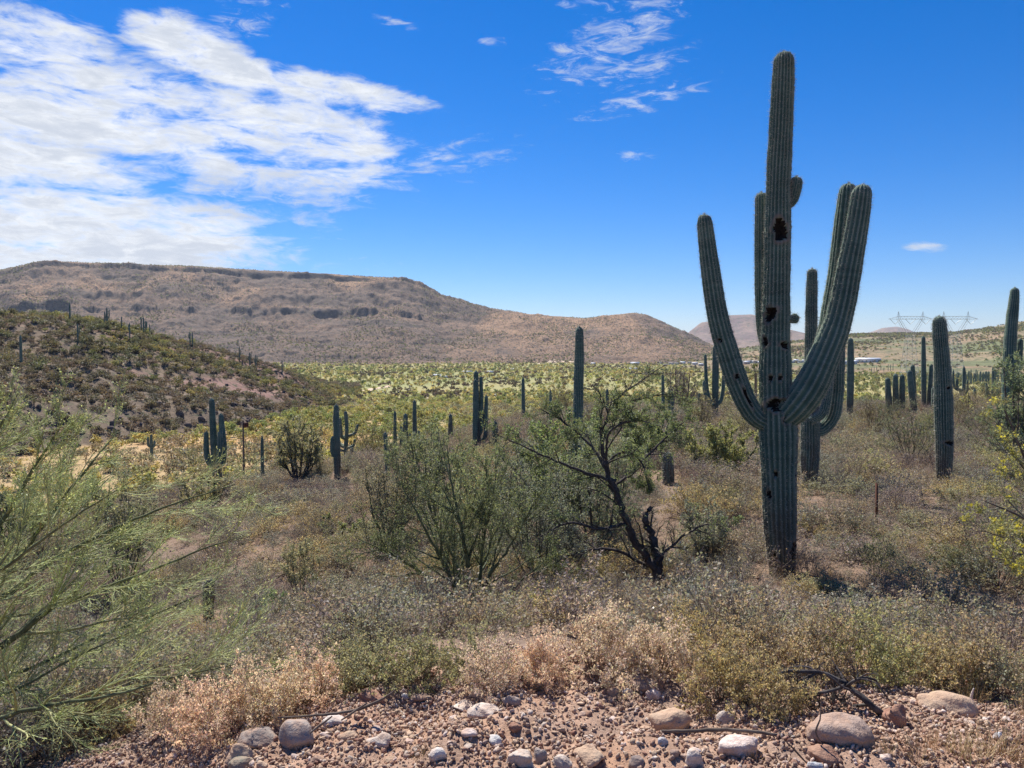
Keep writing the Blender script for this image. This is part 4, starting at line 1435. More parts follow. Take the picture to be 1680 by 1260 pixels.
# the mesquite
d = ground_hit(1082, 968, 4, 14)[1]
L = [px_path(r, d) for r in (
    [(1086, 985, 30), (1076, 935, 26), (1057, 906, 23), (1036, 880, 20), (1022, 840, 18), (1006, 800, 16), (993, 760, 13), (985, 705, 8), (990, 655, 3)],
    [(1090, 980, 27), (1076, 900, 22), (1062, 865, 18), (1058, 845, 16), (1068, 832, 9)],
    [(1010, 790, 11), (962, 776, 8, -.1), (902, 752, 6, -.2), (845, 726, 3.5, -.2), (812, 712, 2, -.2)],
    [(1024, 860, 10, -.1), (982, 868, 8, -.3), (932, 858, 6, -.4), (880, 884, 2.5, -.5)],
    [(992, 760, 8, .1), (1022, 742, 7, .2), (1052, 758, 5, .2), (1066, 805, 2, .2)],
    [(986, 710, 7), (1008, 660, 5), (1050, 626, 3.5), (1092, 598, 1.5)],
    [(990, 700, 6, -.1), (1020, 668, 4.5, -.1), (1062, 652, 3.5, -.1), (1122, 642, 1.5, -.1)],
    [(1064, 930, 10, .1), (1005, 902, 8, .2), (945, 908, 6, .2), (872, 945, 2.5, .2)],
    [(1006, 800, 9, .3), (1050, 760, 7, .6), (1090, 720, 5, .8), (1125, 690, 2, .9)],
    [(998, 770, 9, .2), (960, 720, 7, .5), (920, 690, 5, .7), (885, 670, 2, .8)],
    [(993, 755, 8, -.2), (1000, 710, 6, -.4), (1040, 690, 4.5, -.6), (1085, 700, 2, -.8)],
    [(1076, 920, 8, -.2), (1120, 880, 6, -.3), (1160, 860, 4, -.4), (1200, 865, 1.5, -.5)],
    [(1080, 950, 7, -.3), (1030, 950, 5, -.6), (960, 960, 4, -.8), (890, 985, 1.5, -.9)])]
L = [l_ * np.array([1, 1, 1, .72]) for l_ in L]
zlo, zhi = at_depth(1000, 830, d)[2], at_depth(1000, 650, d)[2]
tree('mesquite', 'dark trunked mesquite with tangled bare lower branches and grey green crown', (*L[0][0][:2], H(*L[0][0][:2])), L, M_BARK, (.12, .10, .09), (.22, .25, .145), 43,
     (14, .15, .98), (9, .15, 1), (5, .1, 1), ((.17, .36), (.3, .55), (.35, .7)), (.0, .01, .02), (.2, .2, .18), ((.4, 1.1), (.4, 1.1), (.4, 1.0)), 46000, .027, .45, .1, (.007, .003, .0015),
     leaf_ok=lambda p, rg: rg.random(len(p)) < (sstep(zlo - .25, zlo + .15, p[:, 2]) * .95 + .03) * (1 - .9 * sstep(zhi - .12, zhi + .12, p[:, 2])), tw_mat=M_STEM)
# the palo verde whose boughs hang in from one side
d = 4.6
L = [px_path(r, d) for r in (
    [(-330, 1330, 60), (-260, 1180, 52), (-200, 1050, 40), (-140, 920, 26), (-90, 800, 16), (-50, 700, 7)],
    [(-250, 1180, 26), (-120, 1120, 22), (0, 1062, 17), (80, 1003, 13), (150, 972, 10), (240, 938, 7), (330, 902, 4), (395, 880, 2)],
    [(-250, 1210, 20), (-60, 1190, 14, -.5), (95, 1154, 10, -.7), (190, 1140, 8, -.8), (290, 1110, 5, -.8), (430, 1082, 2, -.8)],
    [(-220, 1110, 22), (-100, 1040, 18, .2), (0, 985, 14, .3), (70, 930, 10, .3), (160, 880, 8, .4), (270, 832, 5, .4), (385, 795, 2, .4)],
    [(-200, 1060, 22), (-90, 960, 16, .3), (0, 860, 11, .5), (55, 770, 7, .5), (105, 690, 2.5, .5)],
    [(-180, 1010, 20), (-100, 880, 14, -.2), (-40, 780, 9, -.3), (0, 700, 6, -.3), (30, 645, 2, -.3)],
    [(-200, 1080, 20), (-60, 990, 14, .6), (40, 900, 10, .9), (110, 810, 7, .9), (195, 705, 2.5, 1.0)],
    [(-230, 1150, 16), (-80, 1140, 12, .3), (40, 1100, 9, .4), (150, 1050, 7, .5), (250, 1010, 5, .5), (350, 965, 2, .5)],
    [(-230, 1180, 14), (-90, 1170, 10, -.2), (30, 1130, 7, -.3), (120, 1080, 5, -.3), (230, 1030, 2, -.3)],
    [(-200, 1080, 16), (-90, 1010, 11, -.5), (10, 930, 8, -.6), (120, 850, 5, -.6), (230, 780, 2, -.6)])]
L = [l_ * np.array([1, 1, 1, .8]) for l_ in L]
tree('palo_verde', 'large palo verde whose long green boughs hang over the gravel bank', (*L[0][0][:2], H(*L[0][0][:2])), L, M_PVBARK, (.50, .51, .25), (.48, .49, .24), 47,
     (18, .2, .98), (12, .1, 1), (7, .1, .95), ((.15, .30), (.34, .62), (.35, .65)), (.05, .11, .09), (.09, .09, .08), ((.35, .8), (.3, .7), (.25, .6)), 12000, .017, .4, .1, (.0055, .0026, .0019))
# creosote at the other edge, in flower
d = 6.2
L = [px_path(r, d) for r in (
    [(1790, 960, 16), (1760, 900, 13), (1720, 830, 9), (1680, 750, 5), (1648, 672, 2)],
    [(1785, 950, 11), (1730, 890, 8, -.3), (1680, 850, 5, -.4), (1615, 822, 2, -.4)],
    [(1785, 960, 10), (1720, 920, 7, .2), (1670, 890, 4, .3), (1610, 870, 1.6, .3)],
    [(1785, 950, 11), (1740, 850, 8, .2), (1700, 790, 5, .2), (1650, 735, 2, .3)],
    [(1790, 950, 11), (1760, 830, 8, -.2), (1730, 740, 5, -.2), (1690, 660, 2, -.2)],
    [(1785, 970, 9), (1730, 950, 6, -.1), (1680, 925, 4, -.2), (1630, 915, 1.6, -.2)])]
tree('creosote_bush', 'flowering creosote with yellow blossoms at the scrub edge', (*L[0][0][:2], H(*L[0][0][:2])), L, M_WOOD, (.30, .30, .18), (.32, .34, .15), 53,
     (9, .2, .98), (7, .2, 1), (3, .2, 1), ((.22, .42), (.3, .55), (.3, .6)), (.05, .05, .04), leaves=7000, ls=.022, flowers=150, twr=(.004, .002, .0012), cat='shrub')


def fan_tree(name, label, c, d, wpx, toprow, n, seed, bark, twc, lfc, leaves, ls, br=(7, .25, .98), tw=(6, .15, 1), tl=(0, 0, 0), spread=1.0, rad=.05, group=None, up=.05, twr=(.009, .005, .003), tw_mat=None, low=.0):
    """many stemmed desert tree whose crown spans wpx columns and reaches toprow"""
    rg = np.random.default_rng(seed)
    p = at_depth(c, 700, d)
    x, y = p[0], d
    z = H(x, y)
    top = at_depth(c, toprow, d)[2]
    hgt = top - z
    hw = .5 * wpx * d / F
    limbs = []
    for i in range(n):
        a = 2 * np.pi * (i + rg.uniform(-.3, .3)) / n
        e = rg.uniform(.35, 1.0) * spread
        tip = np.array([x + math.cos(a) * hw * .8 * e, y + math.sin(a) * hw * .8 * e, z + hgt * (.95 - .35 * e * rg.uniform(.5, 1.2) - low * e)])
        b0 = np.array([x + math.cos(a) * .06, y + math.sin(a) * .06, z - .06])
        mid = b0 * .5 + tip * .5 + np.array([math.cos(a), math.sin(a), 0]) * hw * .12 * e + np.array([0, 0, -.04 * hgt])
        r0 = rad * rg.uniform(.6, 1)
        limbs.append(np.array([[*b0, r0], [*(b0 * .75 + mid * .25), r0 * .8], [*mid, r0 * .5], [*tip, r0 * .12]]))
    twc, lfc, leaves, ls = tuple(np.array(twc) * 1.6), tuple(np.array(lfc) * np.array([1.95, 1.85, 2.0])), int(leaves * 2.6), ls * 1.15
    br, tw = (int(br[0] * 1.4), *br[1:]), (int(tw[0] * 1.25), *tw[1:])
    return tree(name, label, (x, y, z), limbs, bark, twc, lfc, seed, br, tw, tl, ((.2, .4), (.3, .55), (.3, .6)), (up, up, up), leaves=leaves, ls=ls, twr=twr, group=group, tw_mat=tw_mat)


PV = dict(bark=M_PVBARK, twc=(.125, .14, .07), lfc=(.15, .175, .08))
fan_tree('palo_verde', 'rounded dense green tree with dark forked trunk at the bench edge', 488, 27, 118, 683, 12, 61, M_BARK, (.13, .145, .09), (.165, .185, .115), 4600, .06, (8, .3, .98), (7, .15, 1), spread=.8, rad=.055, up=.12)
fan_tree('palo_verde', 'wide hazy grey green tree with arching pale boughs behind the fanning palo verde', 700, 19, 200, 690, 12, 62, M_PVBARK, (.15, .15, .095), (.16, .175, .09), 5200, .045, (9, .2, .98), (8, .1, 1), rad=.06, up=.04)
fan_tree('palo_verde', 'low twiggy palo verde between the fanning one and the mesquite', 820, 15, 190, 715, 10, 63, M_PVBARK, (.14, .145, .085), (.15, .17, .085), 4200, .036, (9, .2, .98), (8, .1, 1), rad=.05, up=.04)
fan_tree('palo_verde', 'olive green tree between the mesquite and the giant saguaro', 1185, 19, 165, 690, 11, 64, M_PVBARK, (.15, .15, .085), (.18, .18, .085), 4800, .045, (9, .2, .98), (8, .1, 1), rad=.06, up=.04)
fan_tree('palo_verde', 'leafy tree right behind the mesquite crown', 925, 13.5, 200, 648, 10, 65, M_PVBARK, (.12, .13, .075), (.13, .155, .08), 4800, .045, (9, .2, .98), (8, .1, 1), rad=.06, up=.06)
fan_tree('palo_verde', 'green tree behind the mesquite beside the white tipped saguaros', 1060, 22, 130, 668, 9, 66, M_PVBARK, (.13, .14, .08), (.14, .165, .08), 4200, .05, (9, .2, .98), (8, .1, 1), rad=.06, up=.06)
fan_tree('palo_verde', 'grey green twiggy tree left of the fanning palo verde', 640, 15.5, 170, 735, 10, 81, M_PVBARK, (.14, .145, .10), (.155, .165, .10), 3600, .032, (9, .2, .98), (8, .1, 1), rad=.04, up=.03)
fan_tree('palo_verde', 'grey green twiggy tree directly behind the fanning palo verde', 765, 11, 190, 770, 10, 82, M_PVBARK, (.14, .145, .095), (.155, .17, .10), 3600, .026, (9, .2, .98), (8, .1, 1), rad=.03, up=.03, twr=(.006, .003, .002))
fan_tree('palo_verde', 'grey twiggy tree filling the gap before the mesquite', 885, 10.6, 190, 705, 11, 84, M_PVBARK, (.16, .15, .115), (.15, .16, .115), 3000, .026, (9, .2, .98), (8, .1, 1), (2, .2, 1), rad=.025, up=.02, twr=(.006, .003, .002))
fan_tree('mesquite', 'dense grey green mesquite thicket behind the dark trunked one', 980, 12, 190, 690, 12, 85, M_BARK, (.15, .135, .11), (.15, .165, .115), 4600, .03, (9, .2, .98), (8, .1, 1), (2, .2, 1), rad=.035, up=.03, twr=(.006, .003, .002))
fan_tree('mesquite', 'low twiggy mesquite between thicket and giant saguaro', 1165, 11.2, 100, 815, 9, 86, M_BARK, (.16, .14, .115), (.16, .165, .12), 2400, .028, (9, .2, .98), (8, .1, 1), rad=.025, up=.02, twr=(.006, .003, .002))
fan_tree('scraggly_tree', 'scraggly grey green tree in front of the leaning saguaro', 1672, 21, 100, 560, 9, 67, M_WOOD, (.16, .155, .12), (.13, .16, .085), 3600, .05, (9, .2, .98), (8, .1, 1), rad=.07, up=.03)
fan_tree('palo_verde', 'small young palo verde beside bare reddish soil', 492, 12.5, 100, 885, 8, 68, M_BARK, (.13, .14, .09), (.16, .18, .11), 2600, .024, (8, .25, .98), (7, .1, 1), spread=.9, rad=.015, up=.08, twr=(.006, .003, .002))
fan_tree('palo_verde', 'low spreading palo verde at the edge of the bare soil', 560, 17, 110, 850, 8, 69, M_BARK, (.13, .135, .08), (.15, .165, .085), 2400, .035, (8, .25, .98), (7, .1, 1), rad=.03, up=.05)
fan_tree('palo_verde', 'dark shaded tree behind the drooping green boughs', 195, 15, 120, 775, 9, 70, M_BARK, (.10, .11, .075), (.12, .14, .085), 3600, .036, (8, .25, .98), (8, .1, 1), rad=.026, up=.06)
fan_tree('palo_verde', 'pale palo verde below the candelabra saguaro', 330, 23, 150, 765, 9, 71, M_PVBARK, (.17, .175, .10), (.19, .20, .10), 3400, .05, (8, .25, .98), (7, .1, 1), rad=.05, up=.05)
fan_tree('palo_verde', 'bluish tree at the far side of the drooping boughs', 20, 20, 150, 775, 9, 72, M_PVBARK, (.12, .135, .085), (.12, .15, .085), 4200, .05, (8, .25, .98), (7, .1, 1), rad=.06, up=.05)
fan_tree('bare_tree', 'leafless grey tree out beyond the mesquite', 1115, 52, 75, 588, 9, 73, M_WOOD, (.16, .135, .115), (.15, .15, .09), 500, .07, (8, .25, .98), (7, .1, 1), (2, .2, 1), rad=.14, up=.05, twr=(.03, .016, .010), tw_mat=M_STEM)
fan_tree('dead_shrub', 'black dead shrub with arching twigs below the fanning palo verde', 578, 6.4, 120, 1010, 9, 74, M_BARK, (.075, .06, .055), (.1, .1, .06), 0, .02, (6, .25, .98), (5, .2, 1), rad=.014, up=-.06, twr=(.004, .002, .0014), tw_mat=M_STEM)
fan_tree('dead_shrub', 'tangle of grey dead branches at the foot of the mesquite', 1010, 7.6, 260, 925, 11, 75, M_WOOD, (.20, .165, .145), (.1, .1, .06), 0, .02, (7, .25, .98), (5, .2, 1), rad=.012, up=-.05, twr=(.004, .0022, .0014), tw_mat=M_STEM, low=.3)
fan_tree('dead_shrub', 'pale dead twigs beside the giant saguaro', 1195, 8.2, 200, 880, 8, 76, M_WOOD, (.19, .16, .14), (.1, .1, .06), 0, .02, (7, .25, .98), (5, .2, 1), rad=.010, up=-.05, twr=(.004, .0022, .0014), tw_mat=M_STEM, low=.3)
fan_tree('dead_shrub', 'bleached dead shrub in the yellow green scrub', 1565, 5.6, 130, 1020, 9, 77, M_WOOD, (.27, .235, .205), (.1, .1, .06), 0, .02, (6, .25, .98), (5, .2, 1), rad=.009, up=-.03, twr=(.0035, .002, .0013), tw_mat=M_STEM, low=.3)
fan_tree('ocotillo', 'small dark green wand like shrub on the slope', 440, 10.5, 70, 965, 10, 78, M_PVBARK, (.09, .115, .06), (.10, .135, .06), 900, .02, (5, .25, .98), (4, .2, 1), spread=.8, rad=.012, up=.06, twr=(.005, .003, .002))
fan_tree('dead_shrub', 'black tangle of dead twigs under the arching dead branch', 1345, 3.42, 210, 1078, 22, 83, M_BARK, (.055, .047, .043), (.1, .1, .06), 0, .02, (7, .2, .98), (5, .2, 1), rad=.008, up=-.03, twr=(.004, .0024, .0016), tw_mat=M_STEM, low=.3)
# dried flower stalks of grass near the slope edge
fan_tree('dry_grass_clump', 'clump of pale dry grass stalks below the slope', 455, 5.4, 90, 1050, 14, 79, M_WOOD, (.36, .28, .18), (.4, .3, .2), 0, .02, (5, .2, .9), (3, .2, 1), spread=.7, rad=.004, up=-.02, twr=(.003, .0018, .0012), tw_mat=M_STEM)

# cholla: jointed arms
def cholla(label, c, d, toprow, seed, n=7, sp=.5):
    rg = np.random.default_rng(seed)
    p = at_depth(c, 700, d)
    z = H(p[0], d)
    hgt = at_depth(c, toprow, d)[2] - z
    t = thing('cholla', label, 'cactus', (p[0], d, z))
    def stem(nm, path, sd_):
        V, Q, Cc, hq, cr = cactus_stem(np.array(path), 8, 2, .05, sd_, True, .15, warp=.12)
        link(nm, mesh_np(nm, V, Q, M_CACT, Cc * .8 + A3(.05, .035, .02), smooth=True), t)
    r0 = hgt * .035
    stem('trunk', [[0, 0, -.05, r0 * 1.2], [0, 0, hgt * .35, r0], [.02 * hgt, 0, hgt * .7, r0], [.0, 0, hgt, r0 * .8]], seed)
    for i in range(n):
        a = rg.uniform(0, 6.28); z0 = hgt * rg.uniform(.2, .55); e = hgt * rg.uniform(.10, .24) * sp / .5
        z1 = z0 + hgt * rg.uniform(.15, .42)
        cs, sn = math.cos(a), math.sin(a)
        stem('arm', [[0, 0, z0, r0 * .7], [cs * e * .8, sn * e * .8, z0 + .05 * hgt, r0 * .75], [cs * e, sn * e, z0 + .15 * hgt, r0 * .75], [cs * e * 1.1, sn * e * 1.1, z1, r0 * .6]], seed + i)


cholla('spindly cholla with upright jointed arms beside the straight saguaro', 567, 31, 674, 5, 9)
cholla('bleached cholla skeleton among yellow green bushes', 697, 6.6, 1035, 8, 6, .9)

# fan palm far out
def palm(c, foot, top, label):
    x, y, z = ground_hit(c, foot)
    y = min(y, 150); x = (c - CX) / F * y; z = H(x, y)
    zt = at_depth(c, top + 16, y)[2]
    t = thing('palm_tree', label, 'tree', (x, y, z))
    S = np.array([[0, 0, -.2, .35], [.1, 0, (zt - z) * .5, .28], [0, 0, zt - z, .26]])
    V, Q = batch_tubes(spline(S, .4)[None, :, :3], spline(S, .4)[None, :, 3], 8)
    link('trunk', mesh_np('trunk', V, Q, M_WOOD, smooth=True), t)
    rg = np.random.default_rng(4)
    lm = 16 * y / F
    for i in range(30):
        a = rg.uniform(0, 6.28); e = rg.uniform(-.7, 1.3)
        dvec = np.array([math.cos(a) * math.cos(e), math.sin(a) * math.cos(e), math.sin(e)])
        A_ = Acc()
        st = run_paths(rg, np.array([[0, 0, zt - z]]), dvec[None], lm * rg.uniform(.8, 1.1), 5, .03, -.12)
        A_.add(*batch_tubes(st, np.full((1, 5), .02)), (.12, .13, .06), 0, .1, rg, 15)
        end = st[0, 3]
        fan_d = unit(dvec + rg.normal(0, .42, (14, 3)))
        Lp = lm * .55
        s_ = unit(np.cross(fan_d, np.array([0, 0, 1.]))) * .05
        Vl = np.stack([np.repeat(end[None], 14, 0) - s_ * .3, end + fan_d * Lp * .5 + s_, end + fan_d * Lp, end + fan_d * Lp * .5 - s_], 1).reshape(-1, 3)
        A_.add(Vl, np.arange(56).reshape(-1, 4), (.13, .15, .06) if e > -.2 else (.28, .20, .11), 0, .15, rg, 4)
        link('frond', A_.mesh('frond', [M_LEAF]), t)


palm(1240, 660, 597, 'fan palm with drooping dead skirt out on the valley floor')


# ------------------------------------------------------------------ stones
import bmesh


def ico(sub):
    bm = bmesh.new()
    bmesh.ops.create_icosphere(bm, subdivisions=sub, radius=1)
    V = np.array([v.co[:] for v in bm.verts]); Fa = np.array([[v.index for v in f.verts] for f in bm.faces])
    bm.free()
    return V, Fa


ICO = {k_: ico(k_) for k_ in (1, 2, 3, 4)}


def n3(P, s):
    return vnoise(P[:, 0] + P[:, 2] * .7, P[:, 1] - P[:, 2] * .6, s) + vnoise(P[:, 2] + 3.1, P[:, 0] * .8 + P[:, 1] * .5, s + 5)


def rock(seed, sub=3, rough=.25, angular=.0, dims=(1, 1, 1)):
    rg = np.random.default_rng(seed)
    V, Fa = ICO[sub]
    V = V.copy()
    if angular > 0:                       # cut by random planes
        for _ in range(int(6 + 8 * angular)):
            n_ = unit(rg.normal(0, 1, 3)); h_ = rg.uniform(.52, .90)
            o_ = np.maximum(V @ n_ - h_, 0)
            V = V - o_[:, None] * n_ * angular
    o = rg.uniform(0, 50, 3)
    V = V * (1 + rough * .8 * n3(V * 1.2 + o, 11)[:, None] + rough * .35 * n3(V * 3 + o, 13)[:, None] + (rough * .18 * n3(V * 7 + o, 15)[:, None] if sub > 2 else 0))
    return V * np.array(dims) * .5, Fa


def rock_mat(name, c1, c2, c3, scale=9, bd=.02):
    m, nt, o = new_mat(name)
    P = pos(nt)
    a = noise(nt, P, scale, 6, .62)
    b = noise(nt, P, scale * 6, 4, .65)
    c = mixc(nt, ramp(nt, a, .35, .65), c1, c2)
    c = mixc(nt, ramp(nt, b, .56, .70) * .6, c, c3)
    oi = nt.nodes.new('ShaderNodeObjectInfo')
    k_ = E(nt, oi.outputs['Random']) * .45 + .78
    g = nt.nodes.new('ShaderNodeCombineColor')
    for i in range(3):
        nt.links.new(k_.k, g.inputs[i])
    c = mixc(nt, 1.0, c, g.outputs[0], 'MULTIPLY')
    dust = noise(nt, P, 14, 5, .7)
    c = mixc(nt, ramp(nt, dust, .36, .64) * .65, c, (.42, .27, .19))
    p = pbsdf(nt, c, .95, .06, bump(nt, a + b * .6, .8, bd))
    nt.links.new(p.outputs[0], o.inputs[0])
    return m


RM = dict(grey=rock_mat('grey_stone', (.25, .21, .195), (.36, .32, .29), (.17, .145, .135)), pale=rock_mat('pale_stone', (.45, .38, .32), (.56, .50, .44), (.33, .25, .20)),
          white=rock_mat('quartz', (.62, .58, .54), (.72, .69, .65), (.45, .38, .33)), red=rock_mat('red_stone', (.22, .115, .085), (.31, .17, .125), (.15, .08, .065)),
          brown=rock_mat('brown_stone', (.27, .19, .15), (.36, .27, .22), (.18, .125, .10)), tan=rock_mat('tan_stone', (.45, .32, .22), (.52, .39, .28), (.33, .21, .15)),
          green=rock_mat('greenish_stone', (.22, .215, .165), (.31, .30, .24), (.15, .14, .11)), pink=rock_mat('pink_stone', (.50, .37, .31), (.62, .53, .48), (.36, .25, .21)),
          blue=rock_mat('bluish_stone', (.34, .36, .38), (.46, .48, .50), (.24, .25, .27)))
ROCKS = [(484, 1207, 68, 44, 'grey', 'smooth oval grey boulder tilted on the gravel bank', -.35, 0, .085), (420, 1216, 62, 28, 'grey', 'flat slanting grey boulder beside the smooth oval one', -.25, .5, .3),
         (608, 1146, 48, 26, 'red', 'pitted reddish boulder at the rim behind a driftwood twig', 0, .3, .3), (878, 1122, 42, 26, 'green', 'square greenish stone on the rim before a dry bush', 0, .8, .1),
         (546, 1183, 40, 16, 'white', 'flat white stone by the driftwood twigs', 0, .6, .2), (572, 1206, 32, 20, 'tan', 'tan stone leaning beside a pale one', -.3, .3, .2), (622, 1214, 38, 24, 'pale', 'pale ribbed stone alone on the red gravel', 0, .5, .2),
         (392, 1238, 44, 30, 'tan', 'orange tan boulder at the lower bank corner', 0, .2, .3), (394, 1258, 40, 20, 'green', 'grey green rounded stone under the orange tan boulder', 0, .1, .15), (428, 1256, 22, 14, 'tan', 'small tan rounded stone near the lower corner', 0, .1, .15),
         (792, 1169, 56, 20, 'pale', 'broad pale slab in the notch of the rim', 0, .6, .2), (762, 1160, 42, 14, 'pale', 'pale slab with a brown shaded face at the rim', 0, .7, .2), (717, 1243, 28, 20, 'white', 'lumpy white quartz stone on red gravel', 0, .5, .5),
         (838, 1151, 30, 18, 'grey', 'grey rounded stone near the square greenish one', 0, .1, .2), (808, 1152, 30, 18, 'brown', 'brown stone left of the grey rounded one', 0, .4, .2), (665, 1144, 16, 9, 'white', 'small white pebble on the rim crest', 0, .2, .2),
         (690, 1146, 34, 14, 'brown', 'flat brown stone on the rim crest', 0, .3, .2), (852, 1246, 52, 36, 'pale', 'large pale stone at the bottom of the bank', -.2, .4, .3), (886, 1238, 28, 34, 'grey', 'upright grey stone beside the large pale one', 0, .6, .3),
         (968, 1240, 68, 34, 'tan', 'wedge shaped tan stone at the bottom of the bank', 0, .8, .2), (1106, 1185, 78, 36, 'tan', 'smooth tan boulder with a dark worn end', .05, .1, .15), (1212, 1226, 72, 36, 'pink', 'smooth pinkish white oval boulder', .05, .05, .1),
         (1140, 1248, 36, 28, 'pale', 'pale egg shaped stone below the driftwood stick', -.4, .05, .1), (1089, 1217, 18, 13, 'blue', 'small bluish white pebble beside the stick', 0, .05, .1), (1052, 1126, 74, 26, 'brown', 'long flat brown stone in bush shade on the rim', 0, .4, .2),
         (1008, 1136, 32, 14, 'tan', 'yellowish stone with a green side', 0, .5, .2), (1030, 1138, 22, 15, 'blue', 'pale blue green stone touching the yellowish one', 0, .5, .2), (1072, 1142, 28, 17, 'pink', 'pink stone under the long flat brown one', 0, .3, .2),
         (1390, 1203, 106, 46, 'brown', 'biggest brown oval boulder beside the dead branch', .03, .15, .15), (1358, 1242, 56, 26, 'red', 'dark red block below the biggest boulder', 0, .8, .2), (1472, 1172, 72, 46, 'red', 'angular dark red boulder with a notch', 0, .8, .35),
         (1562, 1149, 92, 34, 'tan', 'long pale tan boulder half buried behind the bank', -.1, .1, .15), (1571, 1160, 30, 16, 'tan', 'small orange stone in front of the long half buried boulder', 0, .6, .2), (1336, 1256, 28, 16, 'blue', 'speckled blue grey stone at the bottom edge', 0, .4, .4),
         (1640, 1209, 18, 11, 'blue', 'small lavender pebble on the stony end', 0, .1, .1), (1498, 1006, 32, 22, 'red', 'reddish rock sunk in the yellow green scrub', 0, .5, .3), (1550, 970, 46, 18, 'grey', 'grey flat rock sunk in the scrub', 0, .5, .3), (1608, 1026, 44, 12, 'pale', 'pale flat rock sunk in the scrub', 0, .5, .3),
         (1190, 1178, 30, 22, 'pale', 'whitish stone under the bright yellow green bush', 0, .4, .3), (520, 1246, 24, 14, 'brown', 'brown stone near the lower bank corner', 0, .6, .2), (770, 1206, 26, 12, 'pink', 'reddish flat stone by the eroded notch', 0, .4, .2), (812, 1214, 28, 18, 'white', 'broken white stone by the eroded notch', 0, .7, .3),
         (845, 1196, 24, 14, 'red', 'dark red stone in the eroded notch', 0, .5, .2), (1045, 1252, 30, 18, 'grey', 'grey rounded stone between wedge and egg shaped ones', 0, .2, .2), (1108, 1238, 20, 12, 'brown', 'brown pebble left of the egg shaped stone', 0, .2, .2), (920, 1252, 36, 20, 'pale', 'pale round stone beside the wedge', 0, .3, .2)]
for k_, (c, r, wp, hp, mk, lab, tilt, ang, rou) in enumerate(ROCKS):
    x, y, z = ground_hit(c, r + hp * .45, 1.5, 14)
    w_ = wp * y / F; h_ = hp * y / F
    V, Fa = rock(500 + k_, 4 if wp > 34 else 3, rou * 1.3 + .16, max(ang, .6), (w_ * 1.06, w_ * .8, h_ * 1.3))
    ct, st_ = math.cos(-tilt), math.sin(-tilt)
    V = V @ np.array([[ct, 0, -st_], [0, 1, 0], [st_, 0, ct]])
    y += w_ * .25
    z = H(x, y)
    o = link('boulder' if wp > 38 else 'stone', mesh_np('stone', V, Fa, RM[mk], smooth=ang < .2), None, (x, y, z + h_ * .14), label=lab, category='rock')
# middling stones, one object each
SP = []
for k_ in range(10):
    V, Fa = rock(700 + k_, 3 if k_ % 3 == 0 else 2, .35, (.6, .85, 1.0)[k_ % 3], (1, .78, .5))
    SP.append((V, Fa))
mkeys = ['pale', 'brown', 'tan', 'pink', 'tan', 'red', 'pale', 'tan', 'brown', 'pink']
SPM = [mesh_np('stone', V, Fa, RM[mkeys[k_]], smooth=False) for k_, (V, Fa) in enumerate(SP)]
n = 0
cols_ = {'pale': 'pale', 'brown': 'brown', 'tan': 'tan', 'pink': 'pinkish', 'grey': 'grey', 'red': 'dark red', 'white': 'white'}
for k_ in range(900):
    x, y = rng.uniform(-1.6, 2.7), rng.uniform(2.5, 4.15)
    col_ = CX + F * x / y
    lim = np.interp(col_, [200, 400, 600, 850, 1080, 1150, 1300, 1450, 1680], [2.55, 2.9, 3.5, 3.75, 3.7, 3.2, 3.0, 3.4, 3.55])
    if y > lim + .1 or abs(col_ - 840) > 860:
        continue
    i = int(rng.integers(0, 10))
    s_ = float(.022 + .045 * rng.random() ** 2.2)
    z = H(x, y)
    o = link('stone', SPM[i], None, (x, y, z + s_ * .04), label='small %s stone scattered on the red gravel bank' % cols_[mkeys[i]], category='rock', group='small %s stones on the gravel bank' % cols_[mkeys[i]])
    o.rotation_euler = tuple(rng.uniform(-.4, .4, 2)) + (rng.uniform(0, 6.28),)
    o.scale = (s_, s_ * rng.uniform(.8, 1.2), s_ * rng.uniform(.7, 1.1))
    n += 1
    if n >= 290 - len(ROCKS) // 2:
        break
# gravel too fine to pick apart
GP = []
for k_ in range(10):
    V, Fa = rock(800 + k_, 1, .5, 1.0, (1, .72, .45))
    GP.append(mesh_np('gravel', V, Fa, RM[['tan', 'brown', 'tan', 'brown', 'red', 'red', 'pink', 'tan', 'brown', 'pale'][k_]], smooth=False))
n = 170000
P = np.column_stack([rng.uniform(-2.6, 4.6, n), rng.uniform(2.0, 4.5, n)])
cl_ = fbm(P[:, 0] * 2.2, P[:, 1] * 2.2, 3, 301) + .5
P = P[rng.random(n) < np.clip(.5 + .9 * cl_, .1, 1)]
n = len(P)
zz = terrain(P[:, 0], P[:, 1])[0]
sc_ = .004 + .040 * rng.random(n) ** 3.4
stuff('gravel', 'loose red and pale gravel covering the bank', GP, np.column_stack([P, zz + sc_ * .15]), rng.uniform(0, 6.28, (n, 3)), np.column_stack([sc_, sc_ * rng.uniform(.7, 1.3, n), sc_]), rng.integers(0, 10, n))
P = fan(5200, 4.4, 40)
zz, zn_, s_, col_, r_ = terrain(P[:, 0], P[:, 1])
n = len(P)
sc_ = (.015 + .075 * rng.random(n) ** 3) * (1 + .02 * r_)
stuff('slope_stones', 'dark stones littering the scrubby slope', GP, np.column_stack([P, zz + sc_ * .1]), rng.uniform(0, 6.28, (n, 3)), np.column_stack([sc_, sc_, sc_ * .8]), rng.integers(0, 10, n))
P = fan(16000, 80, 320, hw=.8)
zz, zn_, s_, col_, r_ = terrain(P[:, 0], P[:, 1])
w_ = (zn_ == 1) & (rng.random(len(P)) < .25 + .7 * (fbm(P[:, 0] * .05, P[:, 1] * .05, 3, 303) > .0))
P, zz = P[w_], zz[w_]
n = len(P)
